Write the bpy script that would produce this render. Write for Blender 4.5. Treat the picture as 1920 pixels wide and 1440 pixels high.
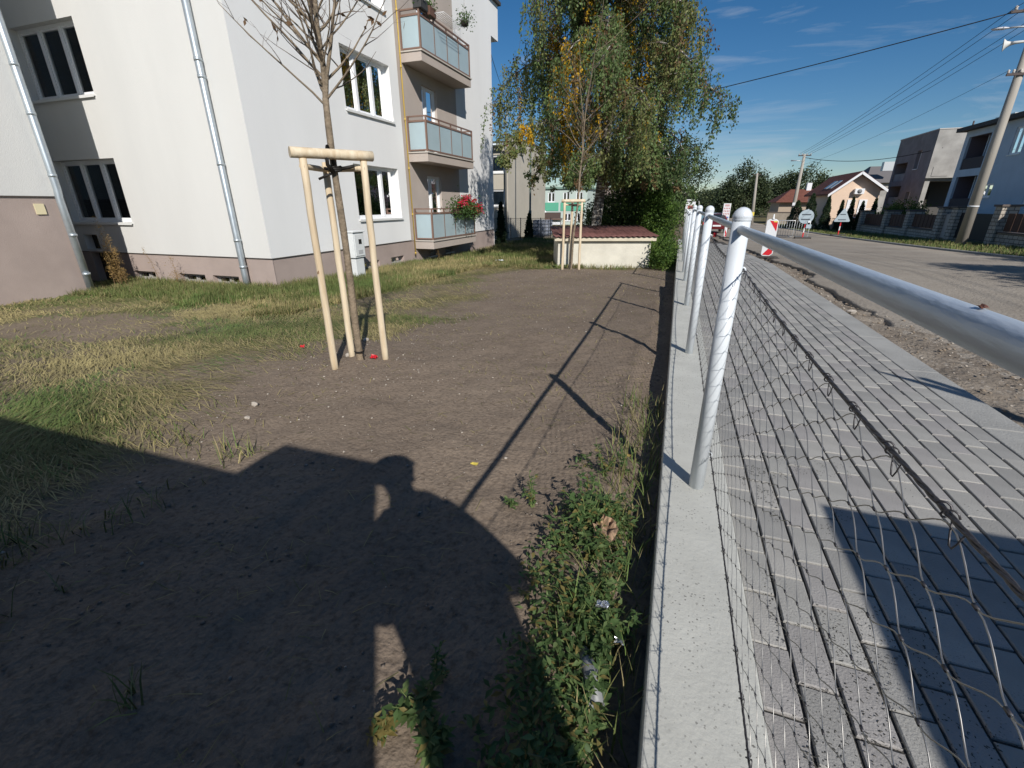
import bpy, math, random
import numpy as np
from mathutils import Vector, Matrix

for o in list(bpy.data.objects):
    bpy.data.objects.remove(o, do_unlink=True)
SC = bpy.context.scene
COL = SC.collection
R = math.radians

# ------------------------------------------------------------------ camera
CZ = 1.26
PITCH, YAW, ROLL, FPX = 21.619, 19.262, -0.251, 846.95
cam = bpy.data.cameras.new('camera')
cam.sensor_width = 36.0
cam.lens = FPX / 1920.0 * 36.0
cam.clip_start = 0.02
cam.clip_end = 4000
cam_ob = bpy.data.objects.new('camera', cam)
COL.objects.link(cam_ob)
cam_ob.matrix_world = (Matrix.Translation((0, 0, CZ)) @ Matrix.Rotation(R(YAW), 4, 'Z')
                       @ Matrix.Rotation(R(90 - PITCH), 4, 'X') @ Matrix.Rotation(R(ROLL), 4, 'Z'))
SC.camera = cam_ob

# ------------------------------------------------------------------ sky, sun, exposure
SUN_EL, SUN_AZ = 34.8, 145.1          # azimuth clockwise from +Y (the street's direction)
world = bpy.data.worlds.new('World')
SC.world = world
world.use_nodes = True
nt = world.node_tree
nt.nodes.clear()
wo = nt.nodes.new('ShaderNodeOutputWorld')
bg = nt.nodes.new('ShaderNodeBackground')
sky = nt.nodes.new('ShaderNodeTexSky')
sky.sky_type = 'NISHITA'
sky.sun_disc = False
sky.sun_elevation = R(SUN_EL)
sky.sun_rotation = R(SUN_AZ)
sky.altitude = 300
sky.air_density = 1.0
sky.dust_density = 0.0
sky.ozone_density = 4.0
bg.inputs['Strength'].default_value = 0.072
# thin cirrus: streaky noise mixed over the sky colour
tc = nt.nodes.new('ShaderNodeTexCoord')
mp = nt.nodes.new('ShaderNodeMapping')
mp.inputs['Rotation'].default_value = (R(8), R(-14), R(35))
mp.inputs['Scale'].default_value = (1.6, 3.2, 15.0)
nz = nt.nodes.new('ShaderNodeTexNoise')
nz.inputs['Scale'].default_value = 1.5
nz.inputs['Detail'].default_value = 7
nz.inputs['Roughness'].default_value = 0.62
nz.inputs['Distortion'].default_value = 0.6
cr = nt.nodes.new('ShaderNodeValToRGB')
cr.color_ramp.elements[0].position = 0.535
cr.color_ramp.elements[1].position = 0.86
cr.color_ramp.elements[1].color = (0.60, 0.60, 0.60, 1)
mixc = nt.nodes.new('ShaderNodeMixRGB')
mixc.inputs['Color2'].default_value = (8.0, 8.6, 9.2, 1)
L = nt.links.new
L(tc.outputs['Generated'], mp.inputs['Vector'])
L(mp.outputs['Vector'], nz.inputs['Vector'])
L(nz.outputs['Fac'], cr.inputs['Fac'])
L(cr.outputs['Color'], mixc.inputs['Fac'])
hs = nt.nodes.new('ShaderNodeHueSaturation')
hs.inputs['Saturation'].default_value = 1.28
hs.inputs['Hue'].default_value = 0.501
L(sky.outputs['Color'], hs.inputs['Color'])
L(hs.outputs['Color'], mixc.inputs['Color1'])
L(mixc.outputs['Color'], bg.inputs['Color'])
L(bg.outputs['Background'], wo.inputs['Surface'])

sun = bpy.data.lights.new('sun', 'SUN')
sun.energy = 4.9
sun.angle = R(0.53)
sun.color = (1.0, 0.955, 0.895)
sun_ob = bpy.data.objects.new('sun', sun)
COL.objects.link(sun_ob)
az = R(SUN_AZ)
sdir = Vector((math.sin(az) * math.cos(R(SUN_EL)), math.cos(az) * math.cos(R(SUN_EL)), math.sin(R(SUN_EL))))
sun_ob.rotation_euler = sdir.to_track_quat('Z', 'Y').to_euler()
sun_ob.location = sdir * 60

SC.view_settings.view_transform = 'Standard'
SC.view_settings.look = 'None'
SC.view_settings.exposure = 0.0
SC.view_settings.gamma = 1.0
SC.view_settings.use_curve_mapping = False

# ------------------------------------------------------------------ terrain heights
def gz(x, y):
    g = (-x) * .6 + y * .8 - 4.2
    g = .5 * np.log1p(np.exp(np.minimum(60, g / .5)))
    return -.45 * (1 - np.exp(-.08 * g / .45))
def zr(y):
    return .03 - 1.1 * (1 - np.exp(-.04 * np.maximum(0, y - 11) / 1.1))
def gz2(x, y):
    t = np.clip((np.asarray(y, float) - 18) / 12, 0, 1)
    t = t * t * (3 - 2 * t)
    return gz(x, y) * (1 - t) + (zr(y) - .05) * t

# ------------------------------------------------------------------ noise helpers
def _hash(i, j, s):
    h = np.sin(i * 127.1 + j * 311.7 + s * 74.7) * 43758.5453
    return h - np.floor(h)
def vnoise(x, y, s=0):
    x = np.asarray(x, float); y = np.asarray(y, float)
    i = np.floor(x); j = np.floor(y); fx = x - i; fy = y - j
    fx = fx * fx * (3 - 2 * fx); fy = fy * fy * (3 - 2 * fy)
    a = _hash(i, j, s); b = _hash(i + 1, j, s); c = _hash(i, j + 1, s); d = _hash(i + 1, j + 1, s)
    return (a * (1 - fx) + b * fx) * (1 - fy) + (c * (1 - fx) + d * fx) * fy
def fbm(x, y, s=0, o=4):
    t = 0; a = .5; n = 0
    for k in range(o):
        t = t + a * vnoise(x * 2 ** k, y * 2 ** k, s + k); n += a; a *= .5
    return t / n

# ------------------------------------------------------------------ materials
MATS = {}
def mat(name, col, rough=.8, spec=.3, metal=0., var=0., vscale=6., col2=None, bump=0., bscale=40., detail=4,
        stretch=None, coat=0., ramp=(.35, .65)):
    if name in MATS: return MATS[name]
    m = bpy.data.materials.new(name); m.use_nodes = True
    t = m.node_tree; b = t.nodes['Principled BSDF']; l = t.links.new
    b.inputs['Roughness'].default_value = rough
    b.inputs['Specular IOR Level'].default_value = spec
    b.inputs['Metallic'].default_value = metal
    if coat: b.inputs['Coat Weight'].default_value = coat
    c = (*col, 1)
    b.inputs['Base Color'].default_value = c
    m.diffuse_color = c
    tcn = mpn = None
    def coords():
        nonlocal tcn, mpn
        if tcn is None:
            tcn = t.nodes.new('ShaderNodeTexCoord'); mpn = t.nodes.new('ShaderNodeMapping')
            if stretch: mpn.inputs['Scale'].default_value = stretch
            l(tcn.outputs['Object'], mpn.inputs['Vector'])
        return mpn.outputs['Vector']
    if var or col2:
        n = t.nodes.new('ShaderNodeTexNoise'); n.inputs['Scale'].default_value = vscale
        n.inputs['Detail'].default_value = detail; n.inputs['Roughness'].default_value = .6
        l(coords(), n.inputs['Vector'])
        r = t.nodes.new('ShaderNodeValToRGB')
        r.color_ramp.elements[0].position = ramp[0]; r.color_ramp.elements[1].position = ramp[1]
        if col2 is None:
            r.color_ramp.elements[0].color = tuple(max(0, x * (1 - var)) for x in col) + (1,)
            r.color_ramp.elements[1].color = tuple(min(1, x * (1 + var)) for x in col) + (1,)
        else:
            r.color_ramp.elements[0].color = c; r.color_ramp.elements[1].color = (*col2, 1)
        l(n.outputs['Fac'], r.inputs['Fac']); l(r.outputs['Color'], b.inputs['Base Color'])
    if bump:
        n2 = t.nodes.new('ShaderNodeTexNoise'); n2.inputs['Scale'].default_value = bscale
        n2.inputs['Detail'].default_value = 5; l(coords(), n2.inputs['Vector'])
        bp = t.nodes.new('ShaderNodeBump'); bp.inputs['Strength'].default_value = bump
        bp.inputs['Distance'].default_value = .02
        l(n2.outputs['Fac'], bp.inputs['Height']); l(bp.outputs['Normal'], b.inputs['Normal'])
    MATS[name] = m
    return m
def leafmat(name, col, trans=.35, var=.25, rough=.55):
    if name in MATS: return MATS[name]
    m = mat(name, col, rough, .25, var=var, vscale=2.2)
    t = m.node_tree; b = t.nodes['Principled BSDF']; l = t.links.new
    tr = t.nodes.new('ShaderNodeBsdfTranslucent'); mx = t.nodes.new('ShaderNodeMixShader')
    tr.inputs['Color'].default_value = (*[min(1, c * 1.3) for c in col], 1)
    mx.inputs['Fac'].default_value = trans
    l(b.outputs['BSDF'], mx.inputs[1]); l(tr.outputs['BSDF'], mx.inputs[2])
    l(mx.outputs['Shader'], t.nodes['Material Output'].inputs['Surface'])
    return m
def glassmat(name, tint=(.55, .6, .62), refl=1.0):
    if name in MATS: return MATS[name]
    m = bpy.data.materials.new(name); m.use_nodes = True
    t = m.node_tree; t.nodes.clear(); l = t.links.new
    out = t.nodes.new('ShaderNodeOutputMaterial'); mx = t.nodes.new('ShaderNodeMixShader')
    fr = t.nodes.new('ShaderNodeFresnel'); fr.inputs['IOR'].default_value = 1.6
    tr = t.nodes.new('ShaderNodeBsdfTransparent'); tr.inputs['Color'].default_value = (*tint, 1)
    gl = t.nodes.new('ShaderNodeBsdfGlossy'); gl.inputs['Roughness'].default_value = .015
    gl.inputs['Color'].default_value = (refl, refl, refl, 1)
    l(fr.outputs['Fac'], mx.inputs['Fac']); l(tr.outputs['BSDF'], mx.inputs[1]); l(gl.outputs['BSDF'], mx.inputs[2])
    l(mx.outputs['Shader'], out.inputs['Surface'])
    MATS[name] = m
    return m
def speckle(m, col, scale, thr, amount=1.0, stretch=(1, 1, 1), mask_scale=None, mask=(.45, .6), seed=0):
    """dark or light flecks of their own shape over a material's colour"""
    t = m.node_tree; b = t.nodes['Principled BSDF']; l = t.links.new
    src = b.inputs['Base Color'].links[0].from_socket if b.inputs['Base Color'].links else None
    tcn = t.nodes.new('ShaderNodeTexCoord'); mpn = t.nodes.new('ShaderNodeMapping')
    mpn.inputs['Scale'].default_value = stretch; mpn.inputs['Location'].default_value = (seed, seed * .7, 0)
    l(tcn.outputs['Object'], mpn.inputs['Vector'])
    v = t.nodes.new('ShaderNodeTexVoronoi'); v.inputs['Scale'].default_value = scale
    nn = t.nodes.new('ShaderNodeTexNoise'); nn.inputs['Scale'].default_value = scale * 1.5
    add = t.nodes.new('ShaderNodeMixRGB'); add.blend_type = 'ADD'; add.inputs['Fac'].default_value = .6 / scale
    l(mpn.outputs['Vector'], nn.inputs['Vector'])
    l(mpn.outputs['Vector'], add.inputs['Color1']); l(nn.outputs['Color'], add.inputs['Color2'])
    l(add.outputs['Color'], v.inputs['Vector'])
    lt = t.nodes.new('ShaderNodeMath'); lt.operation = 'LESS_THAN'; lt.inputs[1].default_value = thr
    l(v.outputs['Distance'], lt.inputs[0])
    # only some cells carry a fleck
    sep = t.nodes.new('ShaderNodeSeparateColor'); l(v.outputs['Color'], sep.inputs['Color'])
    g = t.nodes.new('ShaderNodeMath'); g.operation = 'GREATER_THAN'; g.inputs[1].default_value = .45
    l(sep.outputs[0], g.inputs[0])
    mu = t.nodes.new('ShaderNodeMath'); mu.operation = 'MULTIPLY'
    l(lt.outputs[0], mu.inputs[0]); l(g.outputs[0], mu.inputs[1])
    fac = mu.outputs[0]
    if mask_scale:
        n = t.nodes.new('ShaderNodeTexNoise'); n.inputs['Scale'].default_value = mask_scale; n.inputs['Detail'].default_value = 3
        l(tcn.outputs['Object'], n.inputs['Vector'])
        r = t.nodes.new('ShaderNodeMapRange'); r.inputs['From Min'].default_value = mask[0]; r.inputs['From Max'].default_value = mask[1]
        l(n.outputs['Fac'], r.inputs['Value'])
        m2 = t.nodes.new('ShaderNodeMath'); m2.operation = 'MULTIPLY'
        l(fac, m2.inputs[0]); l(r.outputs['Result'], m2.inputs[1]); fac = m2.outputs[0]
    am = t.nodes.new('ShaderNodeMath'); am.operation = 'MULTIPLY'; am.inputs[1].default_value = amount
    l(fac, am.inputs[0])
    mix = t.nodes.new('ShaderNodeMixRGB'); mix.inputs['Color2'].default_value = (*col, 1)
    if src: l(src, mix.inputs['Color1'])
    else: mix.inputs['Color1'].default_value = b.inputs['Base Color'].default_value
    l(am.outputs[0], mix.inputs['Fac']); l(mix.outputs['Color'], b.inputs['Base Color'])
    return m

# ------------------------------------------------------------------ mesh builder
class MB:
    def __init__(s): s.v = []; s.f = []; s.m = []; s.s = []
    def add(s, vs, fs, mi=0, sm=False):
        o = len(s.v); s.v += [tuple(p) for p in vs]
        for f in fs: s.f.append(tuple(i + o for i in f)); s.m.append(mi); s.s.append(sm)
        return s
    def box(s, x0, x1, y0, y1, z0, z1, mi=0):
        v = [(x, y, z) for z in (z0, z1) for y in (y0, y1) for x in (x0, x1)]
        return s.add(v, [(0, 2, 3, 1), (4, 5, 7, 6), (0, 1, 5, 4), (2, 6, 7, 3), (0, 4, 6, 2), (1, 3, 7, 5)], mi)
    def hexa(s, v8, mi=0):
        return s.add(v8, [(0, 2, 3, 1), (4, 5, 7, 6), (0, 1, 5, 4), (2, 6, 7, 3), (0, 4, 6, 2), (1, 3, 7, 5)], mi)
    def poly(s, pts, mi=0): return s.add(pts, [tuple(range(len(pts)))], mi)
    def prism(s, pts, z0, z1, mi=0):
        n = len(pts); v = [(x, y, z0) for x, y in pts] + [(x, y, z1) for x, y in pts]
        return s.add(v, [tuple(range(n))[::-1], tuple(range(n, 2 * n))] + [(i, (i + 1) % n, n + (i + 1) % n, n + i) for i in range(n)], mi)
    def tube(s, pts, r, n=8, mi=0, caps=True, flat=1.0):
        pts = [Vector(p) for p in pts]; k = len(pts)
        rr = r if isinstance(r, (list, tuple)) else [r] * k
        d0 = (pts[1] - pts[0]).normalized()
        a = Vector((0, 0, 1)) if abs(d0.z) < .9 else Vector((1, 0, 0))
        u = d0.cross(a).normalized(); vs = []
        for i, p in enumerate(pts):
            d = (pts[min(i + 1, k - 1)] - pts[max(i - 1, 0)])
            d = d.normalized() if d.length > 1e-9 else d0
            u = (u - d * u.dot(d)); u = u.normalized() if u.length > 1e-6 else d.orthogonal().normalized()
            w = d.cross(u)
            for j in range(n):
                t = 2 * math.pi * j / n
                vs.append(p + (u * math.cos(t) + w * math.sin(t) * flat) * rr[i])
        fs = [(i * n + j, i * n + (j + 1) % n, (i + 1) * n + (j + 1) % n, (i + 1) * n + j) for i in range(k - 1) for j in range(n)]
        o = len(s.v); s.add(vs, fs, mi, True)
        if caps:
            s.f.append(tuple(o + j for j in range(n))[::-1]); s.m.append(mi); s.s.append(False)
            s.f.append(tuple(o + (k - 1) * n + j for j in range(n))); s.m.append(mi); s.s.append(False)
        return s
    def lathe(s, c, prof, n=16, mi=0, axis='Z'):
        vs = []
        for r, z in prof:
            for j in range(n):
                t = 2 * math.pi * j / n; p = (r * math.cos(t), r * math.sin(t), z)
                if axis == 'Y': p = (p[0], p[2], p[1])
                if axis == 'X': p = (p[2], p[0], p[1])
                vs.append((c[0] + p[0], c[1] + p[1], c[2] + p[2]))
        k = len(prof)
        return s.add(vs, [(i * n + j, i * n + (j + 1) % n, (i + 1) * n + (j + 1) % n, (i + 1) * n + j) for i in range(k - 1) for j in range(n)]
                     + [tuple(range(n))[::-1], tuple((k - 1) * n + j for j in range(n))], mi, True)
    def blob(s, c, r, seed=0, mi=0, amp=.25, seg=8, rings=5):
        rnd = random.Random(seed); prof = []
        rx, ry, rz = (r, r, r) if not isinstance(r, (tuple, list)) else r
        vs = [(c[0], c[1], c[2] - rz)]
        for i in range(1, rings):
            ph = math.pi * i / rings
            for j in range(seg):
                t = 2 * math.pi * j / seg; q = 1 + rnd.uniform(-amp, amp)
                vs.append((c[0] + rx * q * math.sin(ph) * math.cos(t), c[1] + ry * q * math.sin(ph) * math.sin(t), c[2] - rz * q * math.cos(ph)))
        vs.append((c[0], c[1], c[2] + rz)); n = len(vs) - 1
        fs = [(0, 1 + (j + 1) % seg, 1 + j) for j in range(seg)]
        for i in range(rings - 2):
            for j in range(seg):
                a = 1 + i * seg; b = a + seg
                fs.append((a + j, a + (j + 1) % seg, b + (j + 1) % seg, b + j))
        a = 1 + (rings - 2) * seg
        fs += [(a + j, a + (j + 1) % seg, n) for j in range(seg)]
        return s.add(vs, fs, mi, True)
    def build(s, name, mats, parent=None, bevel=0, smooth=None):
        me = bpy.data.meshes.new(name); me.from_pydata(s.v, [], s.f)
        mats = mats if isinstance(mats, (list, tuple)) else [mats]
        for m in mats: me.materials.append(m)
        me.polygons.foreach_set('material_index', s.m)
        me.polygons.foreach_set('use_smooth', s.s if smooth is None else [smooth] * len(s.f))
        me.update()
        o = bpy.data.objects.new(name, me); COL.objects.link(o)
        if parent is not None: attach(o, parent)
        if bevel:
            b = o.modifiers.new('bevel', 'BEVEL'); b.width = bevel; b.segments = 2; b.limit_method = 'ANGLE'; b.angle_limit = R(40)
        return o
def attach(o, parent):
    o.parent = parent
    if parent.type == 'EMPTY' and not parent.get('_local'):
        o.matrix_parent_inverse = Matrix.Translation(-parent.location)
def np_obj(name, V, F, mats, mi=None, parent=None, smooth=False):
    V = np.asarray(V, np.float32); F = np.asarray(F, np.int32); k = F.shape[1]; n = len(F)
    me = bpy.data.meshes.new(name)
    me.vertices.add(len(V)); me.vertices.foreach_set('co', V.ravel())
    me.loops.add(n * k); me.loops.foreach_set('vertex_index', F.ravel())
    me.polygons.add(n); me.polygons.foreach_set('loop_start', np.arange(0, n * k, k, dtype=np.int32))
    for m in (mats if isinstance(mats, (list, tuple)) else [mats]): me.materials.append(m)
    if mi is not None: me.polygons.foreach_set('material_index', np.asarray(mi, np.int32))
    if smooth: me.polygons.foreach_set('use_smooth', np.ones(n, bool))
    me.update(calc_edges=True); me.validate()
    o = bpy.data.objects.new(name, me); COL.objects.link(o)
    if parent is not None: attach(o, parent)
    return o
def tag(o, label, cat, group=None, kind=None):
    o['label'] = label; o['category'] = cat
    if group: o['group'] = group
    if kind: o['kind'] = kind
    return o
def struct(o, label=None):
    o['kind'] = 'structure'
    if label: o['label'] = label
    return o
def thing(name, label, cat, loc=(0, 0, 0), group=None, local=False):
    o = bpy.data.objects.new(name, None); o.empty_display_size = .2
    COL.objects.link(o); o.location = loc
    if local: o['_local'] = 1
    return tag(o, label, cat, group)
def copy_tree(o, parent=None):
    c = o.copy(); COL.objects.link(c)
    if parent is not None: c.parent = parent
    for ch in list(o.children): copy_tree(ch, c)
    return c
class Wall:
    """local frame on a wall: u along it, z up, n outwards"""
    def __init__(s, o, u, n): s.o = Vector(o); s.u = Vector(u); s.n = Vector(n)
    def p(s, u, z, n=0): return s.o + s.u * u + s.n * n + Vector((0, 0, z))
    def box(s, mb, u0, u1, z0, z1, n0, n1, mi=0):
        return mb.hexa([s.p(u, z, n) for z in (z0, z1) for n in (n0, n1) for u in (u0, u1)], mi)
    def grid(s, mb, u0, u1, z0, z1, holes, depth, mi=0, mrev=None):
        us = sorted({u0, u1, *[h[0] for h in holes], *[h[1] for h in holes]}); zs = sorted({z0, z1, *[h[2] for h in holes], *[h[3] for h in holes]})
        us = [u for u in us if u0 <= u <= u1]; zs = [z for z in zs if z0 <= z <= z1]
        for a, b in zip(us, us[1:]):
            for c, d in zip(zs, zs[1:]):
                um, zm = (a + b) / 2, (c + d) / 2
                if any(h[0] < um < h[1] and h[2] < zm < h[3] for h in holes): continue
                mb.poly([s.p(a, c), s.p(b, c), s.p(b, d), s.p(a, d)], mi)
        for h in holes:
            a, b, c, d = h[:4]; k = mi if mrev is None else mrev
            for q in (((a, c), (b, c)), ((b, c), (b, d)), ((b, d), (a, d)), ((a, d), (a, c))):
                mb.poly([s.p(*q[0]), s.p(*q[1]), s.p(*q[1], -depth), s.p(*q[0], -depth)], k)
        return mb
def leaves(P, size, rng, droop=0., aspect=.6, nrm=None):
    """one diamond face per point; returns verts, faces"""
    n = len(P); a = rng.normal(size=(n, 3)); a[:, 2] -= droop
    a /= np.linalg.norm(a, axis=1)[:, None]
    b = rng.normal(size=(n, 3)); b -= a * (a * b).sum(1)[:, None]; b /= np.linalg.norm(b, axis=1)[:, None]
    sz = (size * rng.uniform(.6, 1.25, n))[:, None]
    V = np.empty((n, 4, 3)); P = np.asarray(P)
    V[:, 0] = P; V[:, 1] = P + a * sz * .5 + b * sz * aspect * .5; V[:, 2] = P + a * sz; V[:, 3] = P + a * sz * .5 - b * sz * aspect * .5
    return V.reshape(-1, 3), np.arange(4 * n).reshape(n, 4)

# ================================================================== SETTING
rng = np.random.default_rng(7)
XB_Y = [-6, 0, 1.43, 2.0, 2.3, 3.26, 3.66, 3.82, 5.64, 9.86, 11.6, 12.2, 14]
XB_X = [-2.3, -2.4, -2.57, -2.72, -3.08, -3.33, -3.15, -2.61, -2.77, -3.98, -3.6, -.4, .1]
def bare_edge(y): return np.interp(y, XB_Y, XB_X)
def grass_cover(x, y):
    x = np.asarray(x, float); y = np.asarray(y, float)
    e = bare_edge(y) + (fbm(x * 1.3, y * 1.3, 3) - .5) * 1.5
    m = np.clip((e - x + .25) / .95, 0, 1) ** 1.3
    d = ((x + 6.9) / 1.9) ** 2 + ((y - 3.6) / .75) ** 2 + (fbm(x * 2, y * 2, 9) - .5) * 1.4
    m *= np.clip((d - .55) / .8, .12, 1)
    nn = (fbm(x * .9, y * .9, 41) - .5) * 1.6
    lush = np.clip(np.maximum((-4.9 - x + nn) / 1.6 * (y > 6.2), (y - 4.8 + (x + 8) * .1 + nn) / 1.5 * (x < -5)), 0, 1)
    lush = np.maximum(lush, np.clip((y - 11.7) / .5, 0, 1))
    patch = np.clip((fbm(x * .9, y * .9, 21) - .36) / .25, 0, 1)
    return np.clip(m * (lush + (1 - lush) * (.25 + .75 * patch)), 0, 1), lush * m

def axis(segs):
    out = []
    for a, b, st in segs: out += list(np.arange(a, b, st))
    out.append(segs[-1][1]); return np.array(out)
gx = np.concatenate([-np.geomspace(900, 14, 26), np.arange(-13.5, -7, .25), np.arange(-7, -3, .06), np.arange(-3, .075, .03), [.09, .12, .3, 1.0, 2.0, 2.5, 5, 9.2], np.geomspace(9.6, 900, 30)])
gy = np.concatenate([np.arange(-60, -4, 8), np.arange(-4, .3, .5), np.arange(.3, 5, .03), np.arange(5, 8, .06), np.arange(8, 24, .3), np.geomspace(24.3, 1800, 46)])
X, Y = np.meshgrid(gx, gy)
Z = np.where(X <= .1, gz2(X, Y), zr(Y) - .07)
near = np.clip(1 - np.hypot(X, Y) / 16, 0, 1) * (X < .08)
Z = Z + near * ((fbm(X * 1.1, Y * 1.1, 1) - .5) * .07 + (fbm(X * 7, Y * 7, 5, 4) - .5) * .030 + (vnoise(X * 24, Y * 24, 8) - .5) * .010)
# the soil falls a little towards the foot of the wall
Z = Z - np.where((X > -.25) & (X < .1), (X + .25) * .12, 0)
# furrow of loose clods along the edge of the wall's shadow
Z = Z + near * np.exp(-((X + .16 + (vnoise(Y * 2.2, Y * 0, 4) - .5) * .12) / .05) ** 2) * .025
# soil heaped round the planted trees
for tx, ty, hh in ((-2.43, 3.03, .05), (-2.45, 11.5, .05)):
    Z = Z + hh * np.exp(-((X - tx) ** 2 + (Y - ty) ** 2) / .35)
ny, nx = X.shape
idx = np.arange(nx * ny).reshape(ny, nx)
F = np.stack([idx[:-1, :-1], idx[:-1, 1:], idx[1:, 1:], idx[1:, :-1]], -1).reshape(-1, 4)
cover, lush = grass_cover(X, Y)
cover = np.where((X < .1), np.where(np.hypot(X, Y) < 40, cover, 1), np.clip((X - 9.2) / .3, 0, 1))
def ground_z(x, y):
    i = np.clip(np.searchsorted(gx, x) - 1, 0, nx - 2); j = np.clip(np.searchsorted(gy, y) - 1, 0, ny - 2)
    tx = (x - gx[i]) / (gx[i + 1] - gx[i]); ty = (y - gy[j]) / (gy[j + 1] - gy[j])
    return (Z[j, i] * (1 - tx) + Z[j, i + 1] * tx) * (1 - ty) + (Z[j + 1, i] * (1 - tx) + Z[j + 1, i + 1] * tx) * ty

soil = mat('soil', (.17, .130, .102), .95, .1, bump=.5, bscale=55)
t = soil.node_tree; bs = t.nodes['Principled BSDF']; l = t.links.new
tcn = t.nodes.new('ShaderNodeTexCoord')
def noise_ramp(scale, stops, detail=5):
    n = t.nodes.new('ShaderNodeTexNoise'); n.inputs['Scale'].default_value = scale; n.inputs['Detail'].default_value = detail
    n.inputs['Roughness'].default_value = .65
    l(tcn.outputs['Object'], n.inputs['Vector'])
    r = t.nodes.new('ShaderNodeValToRGB'); els = r.color_ramp.elements
    els[0].position, els[0].color = stops[0][0], (*stops[0][1], 1)
    els[1].position, els[1].color = stops[-1][0], (*stops[-1][1], 1)
    for p, c in stops[1:-1]: e = els.new(p); e.color = (*c, 1)
    l(n.outputs['Fac'], r.inputs['Fac']); return r.outputs['Color']
c1 = noise_ramp(1.3, [(.3, (.176, .138, .106)), (.7, (.232, .185, .142))])
c2 = noise_ramp(38, [(.3, (.62, .6, .58)), (.5, (1, 1, 1)), (.72, (1.15, 1.13, 1.1))])
mu = t.nodes.new('ShaderNodeMixRGB'); mu.blend_type = 'MULTIPLY'; mu.inputs['Fac'].default_value = 1
l(c1, mu.inputs['Color1']); l(c2, mu.inputs['Color2'])
th = noise_ramp(5, [(.3, (.085, .085, .035)), (.55, (.14, .125, .06)), (.75, (.2, .165, .085))])
at = t.nodes.new('ShaderNodeAttribute'); at.attribute_name = 'cover'
mx = t.nodes.new('ShaderNodeMixRGB'); l(at.outputs['Fac'], mx.inputs['Fac']); l(mu.outputs['Color'], mx.inputs['Color1']); l(th, mx.inputs['Color2'])
l(mx.outputs['Color'], bs.inputs['Base Color'])
ground = np_obj('ground', np.stack([X, Y, Z], -1).reshape(-1, 3), F, soil, smooth=True)
ca = ground.data.attributes.new('cover', 'FLOAT', 'POINT'); ca.data.foreach_set('value', (cover * .85).astype(np.float32).ravel())
struct(ground, 'brown bare soil and patchy grass of the garden')

# far wooded hills along the horizon
mb = MB(); ps = []
for k in range(81):
    a = R(-75 + k * 150 / 80); d = 900
    ps.append((math.sin(a) * d, math.cos(a) * d, 12 + 9 * math.sin(k * .33) + 5 * math.sin(k * .9 + 1) + 2 * math.sin(k * 2.3)))
for k in range(80):
    a, b = ps[k], ps[k + 1]
    f = 1.9
    mb.add([(a[0], a[1], -4), (b[0], b[1], -4), b, a, (b[0] * f, b[1] * f, b[2] * 1.4), (a[0] * f, a[1] * f, a[2] * 1.4)], [(0, 1, 2, 3), (3, 2, 4, 5)], 0, True)
struct(mb.build('hills', mat('hill_forest', (.045, .062, .05), .9, .1, var=.35, vscale=.05)), 'low dark wooded hills on the horizon')

# ---- road: worn dusty asphalt with an uneven broken edge
roadm = mat('road_surface', (.262, .230, .192), .95, .06, col2=(.335, .298, .250), vscale=.55, bump=.8, bscale=24, detail=7)
speckle(roadm, (.12, .105, .09), 30, .30, .55)
speckle(roadm, (.42, .38, .33), 42, .24, .5, seed=5)
ys = np.concatenate([np.arange(-14, 3, 1.0), np.arange(3, 22, .12), np.arange(22, 60, 1.0), np.geomspace(60, 420, 24)])
V = []; Fq = []
cols = [0, .05, .4, 1.0, 2.0, 3.4, 5.0, 6.55]
for y in ys:
    e = 2.42 + .14 * (vnoise(y * 1.1, 0, 2) - .5) + .10 * (vnoise(y * 4.5, 0, 3) - .5) + (.0 if y > 9.5 else -.1)
    z = float(zr(y))
    V.append((e + .02, y, z - .16))
    for k, c in enumerate(cols):
        x = e + c if k < len(cols) - 1 else 8.85 + .12 * vnoise(y * .8, 0, 6)
        V.append((x, y, z + (.0 if k else -.012) + .02 * math.sin(math.pi * min(1, c / 6.5)) + .008 * (vnoise(x * 1.5, y * 1.5, 4) - .5)))
    V.append((9.0, y, z - .12))
n = len(cols) + 2
Fq = [(i * n + j, i * n + j + 1, (i + 1) * n + j + 1, (i + 1) * n + j) for i in range(len(ys) - 1) for j in range(n - 1)]
struct(np_obj('road', V, Fq, roadm, smooth=True), 'dusty worn grey road with a broken edge')

# ---- excavated strip between pavement and road
dirtm = mat('dirt_strip', (.175, .145, .115), .95, .1, col2=(.265, .228, .185), vscale=3.5, bump=1.0, bscale=30, detail=7)
speckle(dirtm, (.42, .38, .33), 22, .25, .6)
xs = np.arange(1.9, 2.75, .035); ys = np.concatenate([np.arange(.5, 12, .05), np.arange(12, 40, .5)])
XX, YY = np.meshgrid(xs, ys)
ZZ = zr(YY) - .005 + (fbm(XX * 3, YY * 3, 31) - .5) * .08 + (fbm(XX * 14, YY * 14, 33) - .5) * .035 - .055 * np.clip((XX - 2.1) / .2, 0, 1) * np.clip((YY - 5.5) / 2, 0, 1)
ii = np.arange(XX.size).reshape(XX.shape)
struct(np_obj('dirt_strip', np.stack([XX, YY, ZZ], -1).reshape(-1, 3), np.stack([ii[:-1, :-1], ii[:-1, 1:], ii[1:, 1:], ii[1:, :-1]], -1).reshape(-1, 4), dirtm, smooth=True),
       'strip of dug up sandy earth beside the pavement')

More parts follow.
